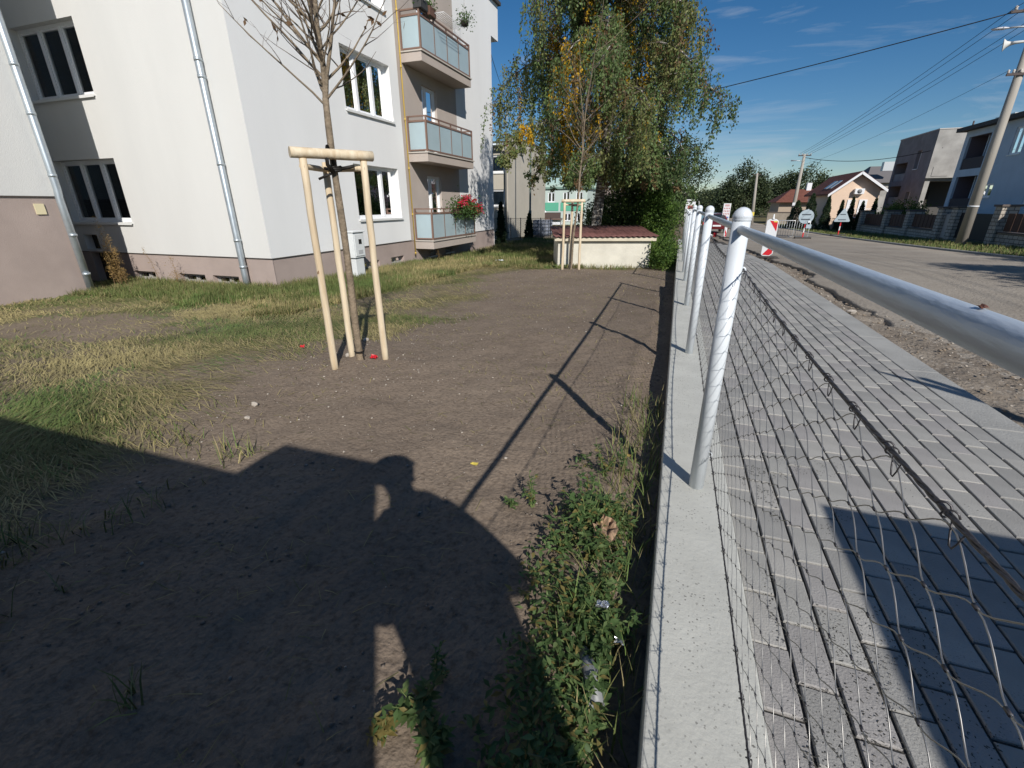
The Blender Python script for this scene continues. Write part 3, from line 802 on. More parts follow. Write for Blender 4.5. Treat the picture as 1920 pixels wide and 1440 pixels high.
# ---- young tree with stakes
stakem = mat('peeled_pine', (.56, .44, .29), .75, .25, col2=(.70, .60, .44), vscale=26, stretch=(1, 1, .10), bump=.25, bscale=40)
speckle(stakem, (.22, .13, .07), 9, .12, .9, stretch=(1, 1, .6))
barkm = mat('young_bark', (.17, .135, .095), .85, .2, col2=(.28, .22, .155), vscale=16, bump=.6, bscale=60)
twigm = mat('twig', (.15, .115, .09), .8, .2, var=.3, vscale=10)
strapm = mat('black_strap', (.02, .018, .016), .6)
dryleaf = leafmat('dry_leaf', (.17, .10, .05), .2)
def stakes(name, label, A, B, C, top, r, k=1.0, seed=0):
    rnd = random.Random(seed); gzs = [float(ground_z(p[0], p[1])) for p in (A, B, C)]
    cen = ((A[0] + B[0] + C[0]) / 3, (A[1] + B[1] + C[1]) / 3)
    t = thing(name, label, 'tree stakes', (*cen, min(gzs)), group='tree stakes in the bare soil')
    for p, g in zip((A, B, C), gzs):
        m = MB(); n = 9; pts = [(p[0] + rnd.uniform(-.003, .003), p[1] + rnd.uniform(-.003, .003), g - .1 + (top - g + .1) * i / n) for i in range(n + 1)]
        m.tube(pts, [r * (1.06 - .12 * i / n) * rnd.uniform(.97, 1.03) for i in range(n + 1)], 14); s = m.build('stake', stakem, t)
    for (p, q, dz, rr) in ((A, C, .035, r * 1.42), (A, B, -.005, r * .8), (B, C, -.005, r * .8)):
        p = Vector((p[0], p[1], top + dz)); q = Vector((q[0], q[1], top + dz)); d = (q - p).normalized(); e = .075 if dz > 0 else .02
        off = Vector((0, 0, 0)) if dz > 0 else Vector((0, 0, -.045))
        m = MB(); n = 6; pts = [p - d * e + off + (q - p + d * 2 * e) * i / n for i in range(n + 1)]
        m.tube(pts, [rr * rnd.uniform(.97, 1.04) for i in range(n + 1)], 14, flat=.92); m.build('crossbar', stakem, t)
    return t
def young_tree(name, label, base, trunk_r, fork, height, spread, seed, leafn=60, lean=(0, 0), nb=12):
    rnd = random.Random(seed); g = float(ground_z(base[0], base[1]))
    t = thing(name, label, 'tree', (base[0], base[1], g), group='newly planted trees')
    def tp(z):
        s = (z - g) / (height - g)
        return Vector((base[0] + lean[0] * s + .012 * math.sin(z * 4 + seed), base[1] + lean[1] * s + .010 * math.cos(z * 3.1), z))
    m = MB(); n = 26; zs = [g - .1 + (fork - g + .1) * i / n for i in range(n + 1)]
    m.tube([tp(z) for z in zs], [trunk_r * (1.05 - .3 * i / n) * (1 + .05 * rnd.uniform(-1, 1)) for i in range(n + 1)], 12)
    m.build('trunk', barkm, t)
    br = MB(); tw = MB(); tips = []
    def limb(p, d, ln, r, depth):
        k = 7; pts = [p]; dd = d.copy()
        for i in range(k):
            dd = (dd + Vector((rnd.uniform(-.16, .16), rnd.uniform(-.16, .16), rnd.uniform(-.06, .15)))).normalized(); pts.append(pts[-1] + dd * ln / k)
        (br if depth < 2 else tw).tube(pts, [r * (1 - .75 * i / k) for i in range(k + 1)], 7 if depth < 1 else (5 if depth < 2 else 4), caps=False)
        tips.extend(pts[3:])
        if depth < 3:
            for _ in range((7, 4, 2)[depth] if depth < 3 else 0):
                i = rnd.randint(1, k); q = pts[i]; a = rnd.uniform(0, 6.283)
                side = Vector((math.cos(a), math.sin(a), rnd.uniform(-.1, .5))); nd = (dd * .55 + side * .8).normalized()
                limb(q, nd, ln * rnd.uniform(.32, .55), r * (1 - .7 * i / k) * .6, depth + 1)
    limb(tp(fork - .02), Vector((.02, 0, 1)), height - fork, trunk_r * .72, 0)
    limb(tp(fork - .04), Vector((.16, -.05, 1)).normalized(), (height - fork) * .8, trunk_r * .5, 0)
    for i in range(nb):
        a = i * 2.399 + seed; z = fork - .05 + (height - fork) * .55 * i / nb
        d = Vector((math.cos(a) * .8, math.sin(a) * .8, rnd.uniform(.45, .95))).normalized()
        limb(tp(min(z, fork)) + Vector((0, 0, max(0, z - fork))), d, spread * rnd.uniform(.65, 1.15), trunk_r * rnd.uniform(.22, .36), 1)
    br.build('branches', barkm, t); tw.build('twigs', twigm, t)['kind'] = 'stuff'
    r = np.random.default_rng(seed); P = np.array([tips[i] for i in r.integers(0, len(tips), leafn)]); V, F = leaves(P, .055, r, .6, .45); np_obj('dry_leaves', V, F, dryleaf, parent=t)
    return t
A1, B1, C1 = (-2.503, 2.80), (-2.580, 3.118), (-2.255, 3.139)
st = stakes('stake_tripod', 'tripod of peeled pine stakes round the nearer bare young tree', A1, B1, C1, 1.565, .0262)
young_tree('young_tree', 'nearer bare young tree with dry leaves tied between three stakes', (-2.43, 3.035), .0295, 1.96, 3.5, .86, 4, 170, nb=24)
m = MB()
for a in range(3): m.tube([(-2.43 + .042 * math.cos(q), 3.035 + .042 * math.sin(q), 1.50 + .012 * a + .004 * math.sin(q * 2)) for q in np.linspace(0, 6.4, 18)], .008, 6)
m.tube([(-2.40, 3.02, 1.50), (-2.41, 2.99, 1.57), (-2.40, 2.945, 1.65), (-2.395, 2.92, 1.60), (-2.40, 2.925, 1.53), (-2.41, 2.99, 1.49)], .014, 6)
m.tube([(-2.40, 3.0, 1.49), (-2.50, 2.93, 1.44)], .009, 5); m.tube([(-2.46, 3.04, 1.50), (-2.54, 3.06, 1.52)], .012, 5); m.tube([(-2.40, 3.05, 1.51), (-2.30, 3.09, 1.53)], .012, 5)
m.build('tie_strap', strapm, st)
m = MB(); m.tube([(-2.43 + .038 * math.cos(q), 3.035 + .038 * math.sin(q), .115) for q in np.linspace(0, 6.4, 14)], .006, 5); m.tube([(-2.395, 3.03, .115), (-2.375, 3.01, .06)], .004, 4); m.build('tie_wire', strapm, st)
A2, B2, C2 = (-2.635, 11.42), (-2.490, 11.62), (-2.238, 11.53)
st2 = stakes('stake_tripod', 'further tripod of pine stakes in front of the low hut', A2, B2, C2, 1.31, .030, seed=4)
young_tree('young_tree', 'further slim young tree between stakes in front of the low hut', (-2.44, 11.5), .026, 2.0, 5.2, .9, 9, 60, lean=(.32, .1), nb=12)
m = MB(); m.tube([(-2.40 + .04 * math.cos(q), 11.5 + .04 * math.sin(q), 1.24) for q in np.linspace(0, 6.4, 12)], .02, 6); m.build('tie_strap', strapm, st2)

# ---- low hut with red roofing
hutw = mat('hut_render', (.62, .59, .50), .9, .15, var=.10, vscale=2.2, bump=.4, bscale=50)
hutr = mat('red_roofing', (.135, .062, .055), .75, .25, var=.25, vscale=4, bump=.3, bscale=30)
def hut(name, label, loc, rz, w, d, h, slope, e=.10, vent=False):
    t = thing(name, label, 'hut', loc, local=True); t.rotation_euler.z = R(rz)
    m = MB(); m.box(0, w, 0, d, -.5, h); m.build('wall', hutw, t, bevel=.01)
    m = MB(); m.hexa([(-e, -e, h + .012), (w + e, -e, h + .012), (-e, d + e, h + .012 + slope), (w + e, d + e, h + .012 + slope), (-e, -e, h + .10), (w + e, -e, h + .10), (-e, d + e, h + .10 + slope), (w + e, d + e, h + .10 + slope)])
    m.build('fascia', mat('cream_fascia', (.58, .52, .40), .8, var=.08, vscale=4), t)
    n = 26; rnd = random.Random(2); pr = 4
    for s in range(pr):      # roofing sheets, each laid a little differently
        x0 = -e - .03 + (w + 2 * e + .06) * s / pr; x1 = -e - .03 + (w + 2 * e + .06) * (s + 1) / pr + .01
        m = MB(); k = 20; dz = .004 * s; sag = rnd.uniform(-.012, .012)
        vs = []
        for i in range(k + 1):
            x = x0 + (x1 - x0) * i / k; c = .012 * math.cos(i / k * 2 * math.pi * 5)
            for y, z in ((-e - .05, 0), (d * .33, slope * .33 + sag), (d * .66, slope * .66 - sag), (d + e + .04, slope)): vs.append((x, y, h + .125 + z + c + dz))
        m.add(vs, [(i * 4 + j, i * 4 + 4 + j, i * 4 + 5 + j, i * 4 + 1 + j) for i in range(k) for j in range(3)], 0, True)
        o = m.build('roofing_sheet', hutr, t); so = o.modifiers.new('solid', 'SOLIDIFY'); so.thickness = .012
    return t
hut('low_hut', 'low rendered hut with dark red sheet roof behind the further stakes', (-2.93, 12.10, -.33), 16.8, 2.42, 2.3, .70, .16)

# ================================================================== TREES
birchbark = mat('birch_bark', (.09, .08, .07), .85, .2, col2=(.50, .47, .42), vscale=5, stretch=(1, 1, 3), bump=.6, bscale=25, ramp=(.5, .62))
bl = [leafmat('birch_leaf_dark', (.092, .142, .052)), leafmat('birch_leaf', (.136, .196, .070)), leafmat('birch_leaf_olive', (.20, .215, .078)), leafmat('birch_leaf_yellow', (.58, .36, .022), .4), leafmat('birch_leaf_brown', (.15, .095, .045), .2)]
def birch(label, base, H, rad, seed):
    rnd = random.Random(seed); r = np.random.default_rng(seed); b = Vector((base[0], base[1], float(gz2(base[0], base[1])) - .1))
    t = thing('birch_tree', label, 'tree', b)
    tr = MB(); n = 22
    def axis_p(s): return b + Vector((.35 * math.sin(s * 2.2), .2 * math.sin(s * 3 + 1), H * s))
    tr.tube([axis_p(i / n) for i in range(n + 1)], [.165 * (1 - .93 * i / n) + .012 for i in range(n + 1)], 12)
    tr.build('trunk', birchbark, t)
    br = MB(); strands = []
    for i in range(50):
        fl_ = rnd.uniform(.55, 1.5); s = .22 + .74 * (i / 49) ** .9; a = i * 2.399 + rnd.uniform(-.4, .4)
        p = axis_p(s); ln = rad * (1.10 - .50 * max(0, s - .5) / .5) * rnd.uniform(.62, 1.1)
        if s < .3: ln *= .8
        d = Vector((math.cos(a), math.sin(a), .75)).normalized(); k = 9; pts = [p.copy()]
        for j in range(k):
            d = (d + Vector((rnd.uniform(-.12, .12), rnd.uniform(-.12, .12), -.115 - .02 * j))).normalized(); pts.append(pts[-1] + d * ln / k * 1.15)
        br.tube(pts, [.055 * (1 - s * .6) * (1 - .85 * j / k) + .005 for j in range(k + 1)], 6, caps=False)
        for j in range(2, k + 1):
            for _ in range(4 if j < 5 else 7):
                q = pts[j] + Vector((rnd.uniform(-.35, .35), rnd.uniform(-.35, .35), rnd.uniform(-.15, .2)))
                strands.append((pts[j], q, rnd.uniform(.5, 1.7) * fl_ * (1.0 if s > .3 else .7), rnd.random()))
    br.build('branches', birchbark, t)
    # hanging twigs with leaves
    tw = MB(); P = []; M = []
    for (p0, q, ln, u) in strands:
        zlow = (2.1 if q.x > -3.9 else 3.1) + .5 * u
        sway = Vector((rnd.uniform(-.25, .25), rnd.uniform(-.25, .25), 0)); pts = [p0, q] + [q + sway * (j / 4) ** 1.5 + Vector((0, 0, -ln * j / 4)) for j in range(1, 5)]
        if pts[-1].z < b.z + zlow:
            f = max(.1, (q.z - b.z - zlow) / ln); pts = [p0, q] + [q + sway * f * (j / 4) + Vector((0, 0, -ln * f * j / 4)) for j in range(1, 5)]
        tw.tube(pts, [.006, .005, .004, .003, .003, .002], 3, caps=False)
        nl = int(16 + 54 * ln); tt_ = np.sort(r.uniform(.6, 5, nl)); i0 = np.minimum(tt_.astype(int), 4); f = (tt_ - i0)[:, None]; A_ = np.array([tuple(x) for x in pts])
        c = A_[i0] * (1 - f) + A_[i0 + 1] * f + r.normal(0, .045, (nl, 3)); P.append(c)
        clump = fbm(np.array([q.x * .75 + q.y * .55]), np.array([q.z * .6 + q.y * .3]), 77, 3)[0]
        yl = fbm(np.array([q.x * 1.5 + 31]), np.array([q.z * 1.1 + q.y * 1.3]), 55, 2)[0]
        if yl > .71 and b.z + 3.4 < q.z < b.z + H * .85: mm = 3
        elif u < .07: mm = 4
        else: mm = 0 if clump < .42 else (1 if clump < .58 else 2)
        ms = np.full(nl, mm); sw = r.uniform(size=nl) < .18; ms[sw] = r.integers(0, 3, sw.sum()) if mm < 3 else (2 if mm == 3 else 4); M.append(ms)
    tw.build('twigs', twigm, t)['kind'] = 'stuff'
    P = np.concatenate(P); M = np.concatenate(M); V, F = leaves(P, .077, r, 1.4, .58); np_obj('crown', V, F, bl, mi=M, parent=t)
    return t
birch('tall weeping birch with yellowing leaves behind the low hut', (-2.52, 14.75), 9.6, 2.85, 12)

def crown_cloud(r, center, radii, nclump, per, cl, hollow=.55):
    d = r.normal(size=(nclump, 3)); d /= np.linalg.norm(d, axis=1)[:, None]; rr = (hollow + (1 - hollow) * r.uniform(size=nclump) ** .5) * r.uniform(.78, 1.08, nclump)
    c = d * rr[:, None] * np.array(radii) + np.array(center)
    P = (c[:, None, :] + r.normal(0, cl, (nclump, per, 3)) * np.array([1, 1, .75])).reshape(-1, 3); return P, np.repeat(np.arange(nclump), per)
gl = {'dark': [leafmat('shrub_dark', (.05, .082, .03)), leafmat('shrub_mid', (.075, .118, .04)), leafmat('shrub_light', (.125, .18, .055))],
      'far': [leafmat('far_dark', (.040, .058, .028), .2), leafmat('far_mid', (.056, .078, .036), .2), leafmat('far_light', (.085, .105, .046), .2)],
      'thuja': [leafmat('thuja_dark', (.022, .040, .018), .1), leafmat('thuja_mid', (.032, .055, .024), .1), leafmat('thuja_light', (.05, .08, .03), .1)],
      'bright': [leafmat('bright_dark', (.06, .11, .022)), leafmat('bright_mid', (.09, .16, .030)), leafmat('bright_light', (.13, .20, .04))]}
def tree(name, label, base, crowns, leaf, pal, seed, cat='tree', group=None, trunk=True, nclump=120, per=60, cl=.28, droop=.4, zmin=None, trunk_r=.12):
    r = np.random.default_rng(seed); rnd = random.Random(seed); b = Vector(base)
    t = thing(name, label, cat, b, group)
    Ps, Ms = [], []
    for (c, rad) in crowns:
        P, k = crown_cloud(r, (b.x + c[0], b.y + c[1], b.z + c[2]), rad, nclump, per, cl); Ps.append(P)
        m = r.choice(3, nclump, p=[.42, .38, .2])[k]; sw = r.uniform(size=len(m)) < .25; m[sw] = r.integers(0, 3, sw.sum()); Ms.append(m)
    P = np.concatenate(Ps); M = np.concatenate(Ms); keep = P[:, 2] > b.z + (.02 if zmin is None else zmin); P, M = P[keep], M[keep]
    V, F = leaves(P, leaf, r, droop, .6); np_obj('crown', V, F, gl[pal], mi=M, parent=t)
    if trunk:
        m = MB(); top = crowns[0][0]
        m.tube([b + Vector((0, 0, -.2)), b + Vector((top[0] * .3, top[1] * .3, top[2] * .5)), b + Vector(top)], [trunk_r, trunk_r * .7, trunk_r * .25], 8)
        for k in range(7):
            a = k * 2.4; c, rad = crowns[k % len(crowns)]
            q = b + Vector((c[0] + rad[0] * .6 * math.cos(a), c[1] + rad[1] * .6 * math.sin(a), c[2] + rad[2] * .3 * math.sin(k)))
            s = b + Vector((top[0] * .4, top[1] * .4, top[2] * (.45 + .06 * k))); m.tube([s, (s + q) / 2 + Vector((0, 0, .15)), q], [trunk_r * .4, trunk_r * .25, .012], 5, caps=False)
        m.build('trunk', barkm, t)
    return t
def gb(x, y): return (x, y, float(gz2(x, y)))
def rb(x, y): return (x, y, float(zr(y)) - .07)
tree('shrub', 'dense dark green shrub mass behind the low hut under the birch', gb(-1.5, 17.4), [((0, 0, 1.3), (1.5, 1.1, 1.35)), ((-.9, .2, .8), (1.0, .9, .95)), ((.35, 0, 2.0), (.80, 1.0, 1.5))], .085, 'dark', 31, 'shrub', nclump=150, per=85, cl=.22)
tree('shrub', 'bright green leafy shrub at the right end of the hut roof', gb(-.60, 15.6), [((0, 0, .95), (.42, .6, .95)), ((-.05, .3, 1.6), (.36, .5, .7))], .07, 'bright', 32, 'shrub', nclump=80, per=60, cl=.15, trunk_r=.04)
tree('shrub', 'low green shrub growing between the hut and the concrete wall', gb(-.32, 12.9), [((0, 0, .3), (.28, .9, .42)), ((.02, 1.3, .35), (.25, .7, .45))], .06, 'bright', 33, 'shrub', nclump=70, per=55, cl=.10, trunk_r=.02)
tree('broad_tree', 'broad dark green tree rising behind the shrubs by the fence', gb(-.2, 31), [((0, 0, 3.0), (1.5, 1.6, 2.7)), ((-1.3, .4, 2.0), (1.4, 1.3, 2.0))], .14, 'far', 34, nclump=120, per=60, cl=.35)
# far trees along the street
for k, (x, y, cr, lb) in enumerate([
    (9.8, 92, [((0, 0, 4.6), (3.0, 3.0, 4.4)), ((-2.2, 0, 3.0), (2.2, 2.2, 3.0)), ((2.3, .5, 4.0), (2.0, 2, 3.0))], 'tall dark tree behind the concrete pole with the yellow plate'),
    (20.5, 100, [((0, 0, 5.0), (4.0, 3.5, 3.6)), ((-3, 0, 4.2), (2.5, 2.2, 3.0)), ((3.2, .5, 4.0), (2.6, 2, 2.8))], 'round olive tree beside the further power pole'),
    (15.6, 118, [((0, 0, 3.0), (5.5, 3, 3.2)), ((-4, 2, 2.4), (4, 2, 2.6))], 'low green trees between the two taller far trees'),
    (6.0, 120, [((0, 0, 2.6), (3.6, 3, 2.9)), ((-3.5, 2, 2.0), (3.2, 2, 2.2))], 'dark low tree at the far end of the street'),
    (-1.0, 128, [((0, 0, 2.6), (3.8, 3, 3.0)), ((3.5, 3, 1.8), (3, 2, 2.0))], 'dark tree group far behind the white fence posts'),
    (33, 105, [((0, 0, 3.2), (4, 3, 3.4))], 'tree behind the roof of the peach house')]):
    tree('street_tree', lb, rb(x, y), cr, .34, 'far', 40 + k, group='far trees along the street', nclump=110, per=55, cl=.55, trunk_r=.25)

# ================================================================== GRASS, SOIL LITTER, WEEDS
gcols = [mat('grass_green', (.115, .145, .045), .7, .2, var=.3, vscale=3), mat('grass_olive', (.15, .155, .055), .7, .2, var=.3, vscale=3), mat('grass_straw', (.34, .285, .13), .75, .2, var=.25, vscale=4), mat('grass_dry', (.25, .21, .105), .75, .2, var=.25, vscale=4), mat('grass_fresh', (.115, .172, .046), .65, .25, var=.25, vscale=3)]
def blades(name, x, y, h, w, lean, az, mi, mats, zoff=0):
    n = len(x); z = ground_z(x, y) + zoff; P = np.stack([x, y, z], -1)
    d = np.stack([np.cos(az), np.sin(az), 0 * az], -1); s = np.stack([-np.sin(az), np.cos(az), 0 * az], -1)
    ca, sa = np.cos(lean)[:, None], np.sin(lean)[:, None]; up = np.array([0, 0, 1.])
    l2 = np.minimum(lean * 1.5 + .15, 1.75); cb, sb = np.cos(l2)[:, None], np.sin(l2)[:, None]
    mid = P + (up * ca + d * sa) * (h * .55)[:, None]; tip = mid + (up * cb + d * sb) * (h * .45)[:, None]
    zz = ground_z(tip[:, 0], tip[:, 1]) + .006 + zoff; tip[:, 2] = np.maximum(tip[:, 2], zz); mid[:, 2] = np.maximum(mid[:, 2], ground_z(mid[:, 0], mid[:, 1]) + .008 + zoff)
    ws = s * w[:, None]
    V = np.stack([P - ws * .5, P + ws * .5, mid - ws * .42, mid + ws * .42, tip], 1).reshape(-1, 3)
    b = (np.arange(n) * 5)[:, None]; F = np.concatenate([b + np.array([[0, 1, 3]]), b + np.array([[0, 3, 2]]), b + np.array([[2, 3, 4]])])
    return np_obj(name, V, F, mats, mi=np.tile(mi, 3))
r = np.random.default_rng(99)
def sample(n, x0, x1, y0, y1): return r.uniform(x0, x1, n), r.uniform(y0, y1, n)
xs, ys = [], []
for n, bx in ((260000, (-6.8, -2.0, .3, 5.2)), (220000, (-11.5, -2.2, 4.6, 12.2)), (60000, (-7.2, .05, 11.5, 24)), (35000, (-10.6, -6, 2.2, 5.2))):
    x, y = sample(n, *bx); c, lu = grass_cover(x, y); k = r.uniform(size=n) < c * (.9 if bx[2] < 4 else 1.0) * (1 - .70 * (lu < .2)); xs.append(x[k]); ys.append(y[k])
x = np.concatenate(xs); y = np.concatenate(ys)
inb = ((x < XC - .0) & (y > YC)) | (x < -10.62) & (y < 5.72); 
c_, s_ = math.cos(R(16.8)), math.sin(R(16.8)); hx = (x + 2.93) * c_ + (y - 12.1) * s_; hy = -(x + 2.93) * s_ + (y - 12.1) * c_
inb |= (hx > -.02) & (hx < 2.44) & (hy > -.02) & (hy < 2.32)
x, y = x[~inb], y[~inb]; cov, lu = grass_cover(x, y); n = len(x)
dist = np.hypot(x, y); wall_d = np.minimum(np.where(y > YC, x - XC, 9), np.where(x < XC, YC - y, 9)); wall_d = np.minimum(wall_d, np.where(y < 5.72, x + 10.6, 9))
tall = np.clip(1.3 - wall_d / .9, 0, 1)
h = (.045 + .06 * r.uniform(size=n)) * (1 + .5 * lu) + .07 * tall * r.uniform(size=n) * (.4 + fbm(x * 1.5, y * 1.5, 61))
flatz = (lu < .35)
h = np.where(flatz, h * 2.0, h * 1.1); lean = np.where(flatz, r.uniform(1.15, 1.56, n), np.abs(r.normal(.35, .3, n)))
az_ = np.where(flatz, R(155) + (fbm(x * .8, y * .8, 71) - .5) * 3.0 + r.normal(0, .45, n), r.uniform(0, 6.283, n))
hue = fbm(x * .8, y * .8, 81) + r.normal(0, .14, n) - .03 * lu + .10 * flatz + .05 * np.clip((wall_d - 1.2) / 1.5, 0, 1)
green = fbm(x * 1.4 + 9, y * 1.4, 83)
mi = np.where(hue < .40, 0, np.where(hue < .56, 1, np.where(hue < .70, 3, 2)))
mi = np.where((green > .66) & (r.uniform(size=n) < .6), 4, mi); mi = np.where((tall > .2) & (r.uniform(size=n) < .15), 0, mi)
w = .0016 + .00055 * dist + r.uniform(0, .0015, n)
o = blades('grass', x, y, h, w, lean, az_, mi, gcols); tag(o, 'patchy green and straw coloured grass between the soil and the building', 'grass', kind='stuff')
# verge grass along the far side of the road
x, y = sample(26000, 9.05, 13.0, 14, 60); zz = zr(y)
n = len(x); P = np.stack([x, y, zr(y) - .075], -1); a_ = r.uniform(0, 6.28, n); hh = r.uniform(.06, .2, n); ww = .02 + .0012 * y; d = np.stack([np.cos(a_), np.sin(a_), 0 * a_], -1)
V = np.stack([P - d * ww[:, None] / 2, P + d * ww[:, None] / 2, P + np.stack([r.normal(0, .05, n), r.normal(0, .05, n), hh], -1)], 1).reshape(-1, 3)
tag(np_obj('grass', V, np.arange(3 * n).reshape(n, 3), gcols, mi=r.choice([0, 0, 1, 4, 3], n)), 'rough grass verge on the far side of the road', 'grass', kind='stuff')
# straw and dry bits lying on the bare soil
x, y = sample(15000, -4.2, -.05, .35, 11.5); e = bare_edge(y); keep = (x > e - .3) & (r.uniform(size=len(x)) < (.06 + .5 * np.clip((fbm(x * 2.2, y * 2.2, 91) - .5) / .2, 0, 1)))
x, y = x[keep], y[keep]; n = len(x); o = blades('straw', x, y, r.uniform(.025, .11, n), .0018 + .0006 * np.hypot(x, y), r.uniform(1.2, 1.55, n), r.uniform(0, 6.28, n), r.choice([2, 2, 3, 3, 1], n), gcols, .002)
tag(o, 'bits of straw and dry roots lying on the bare soil', 'straw', kind='stuff')
# pebbles and clods
def pebbles(name, label, cat, x, y, sz, mats, mi, zs=None):
    n = len(x); z = (ground_z(x, y) if zs is None else zs) + sz * .15
    base = np.array([(1, 0, 0), (-1, 0, 0), (0, 1, 0), (0, -1, 0), (0, 0, .5), (0, 0, -.5)], float)
    Q = base[None] * (sz[:, None, None] * .5) * r.uniform(.6, 1.3, (n, 6, 1)); a = r.uniform(0, 6.28, n); ca, sa = np.cos(a)[:, None], np.sin(a)[:, None]
    Vx = Q[:, :, 0] * ca - Q[:, :, 1] * sa + x[:, None]; Vy = Q[:, :, 0] * sa + Q[:, :, 1] * ca + y[:, None]; Vz = Q[:, :, 2] + z[:, None]
    V = np.stack([Vx, Vy, Vz], -1).reshape(-1, 3); f = np.array([(0, 2, 4), (2, 1, 4), (1, 3, 4), (3, 0, 4), (2, 0, 5), (1, 2, 5), (3, 1, 5), (0, 3, 5)])
    F = ((np.arange(n) * 6)[:, None, None] + f[None]).reshape(-1, 3); return tag(np_obj(name, V, F, mats, mi=np.repeat(mi, 8)), label, cat, kind='stuff')
stm = [mat('pebble_pale', (.42, .375, .32), .85, .2), mat('pebble_grey', (.30, .27, .24), .85, .2), mat('soil_clod', (.20, .168, .14), .95, .1), mat('soil_clod_dark', (.165, .137, .113), .95, .1)]
x, y = sample(9000, -4.0, 0, .35, 12); k = (x > bare_edge(y) - .2) & (r.uniform(size=len(x)) < .10 + .9 * np.exp(-((x + 2.2) / .8) ** 2 - ((y - 2.7) / .8) ** 2) + .25 * (fbm(x * 1.5, y * 1.5, 14) > .6)); x, y = x[k], y[k]
sz = .006 + .018 * r.uniform(size=len(x)) ** 5 + .0006 * y; pebbles('pebbles', 'pale pebbles scattered on the bare soil', 'pebbles', x, y, sz, stm, r.choice([0, 0, 1], len(x)))
x, y = sample(26000, -4.2, .05, .35, 11.5); k = (x > bare_edge(y) - .5) & (fbm(x * 3, y * 3, 15) + r.uniform(-.3, .12, len(x)) + .25 * np.exp(-((x + .15) / .12) ** 2) > .50); x, y = x[k], y[k]
sz = .005 + .015 * r.uniform(size=len(x)) ** 4 + .0014 * y; pebbles('soil_clods', 'small crumbs and clods of the brown soil', 'soil', x, y, sz, stm, r.choice([2, 2, 3], len(x)))
x = r.uniform(1.97, 2.6, 2600); y = r.uniform(.8, 16, 2600); pebbles('rubble', 'small stones and rubble in the dug strip beside the pavement', 'rubble', x, y, .008 + .04 * r.uniform(size=2600) ** 5, [mat('rubble_a', (.42, .37, .31), .9), mat('rubble_b', (.25, .20, .15), .9)], r.choice([0, 1, 1], 2600), zs=zr(y) + .01 + (fbm(x * 3, y * 3, 31) - .5) * .08 - .055 * np.clip((x - 2.1) / .2, 0, 1) * np.clip((y - 5.5) / 2, 0, 1))

# weeds by the wall
wl = [leafmat('weed_leaf', (.105, .175, .06)), leafmat('weed_leaf_light', (.16, .225, .085)), leafmat('weed_leaf_dark', (.07, .12, .042)), leafmat('weed_leaf_yellow', (.24, .20, .07))]
stemm = mat('weed_stem', (.13, .17, .06), .7, .2)
def leaf_cards(P, D, L, W, r):
    """pointed, folded leaves: 6 verts, 4 tris"""
    n = len(P); D = D / np.linalg.norm(D, axis=1)[:, None]; S = np.cross(D, np.array([0, 0, 1.]) + r.normal(0, .25, (n, 3))); S /= np.linalg.norm(S, axis=1)[:, None]; N = np.cross(S, D)
    L = L[:, None]; W = W[:, None]
    m = P + D * L * .45 - N * L * .03; tip = P + D * L - N * L * .22
    V = np.stack([P, m + S * W * .5 + N * W * .15, m, m - S * W * .5 + N * W * .15, tip], 1).reshape(-1, 3); b = (np.arange(n) * 5)[:, None]
    return V, np.concatenate([b + np.array([[0, 1, 2]]), b + np.array([[0, 2, 3]]), b + np.array([[1, 4, 2]]), b + np.array([[2, 4, 3]])])
def weed(label, x, y, h, nst, ll, seed, dry=0., spread=.5, lw=.42, per=26, cat='weed'):
    r = np.random.default_rng(seed); z = float(ground_z(x, y)); t = thing('weed', label, cat, (x, y, z), 'weeds growing by the wall')
    st_ = MB(); P, D, Ls, M = [], [], [], []
    for k in range(nst):
        a = r.uniform(0, 6.28); sp = spread * r.uniform(.3, 1); hh = h * r.uniform(.65, 1.1); pts = []
        for i in range(7):
            s = i / 6; pts.append((x + math.cos(a) * sp * hh * s ** 1.4 + r.normal(0, .004), y + math.sin(a) * sp * hh * s ** 1.4 + r.normal(0, .004), z - .01 + hh * s * (1 - .15 * s)))
        st_.tube(pts, [.0032 * (1 - .75 * i / 6) for i in range(7)], 5, caps=False); A_ = np.array(pts)
        for i in range(per):
            s = r.uniform(.12, 1) ** .8 * 5.99; j = int(s); p = A_[j] * (1 - s + j) + A_[j + 1] * (s - j); b = i * 2.399 + r.normal(0, .3)
            P.append(p); D.append((math.cos(b), math.sin(b), r.uniform(-.1, .7))); Ls.append(ll * r.uniform(.45, 1.15) * (1.1 - .5 * s / 6)); u = r.uniform(); M.append(3 if u < dry else (1 if u < .35 else (2 if u < .6 else 0)))
    st_.build('stem', stemm, t); P, D, Ls = np.array(P), np.array(D), np.array(Ls)
    V, F = leaf_cards(P, D, Ls, Ls * lw, r); np_obj('leaves', V, F, wl, mi=np.tile(M, 4), parent=t); return t
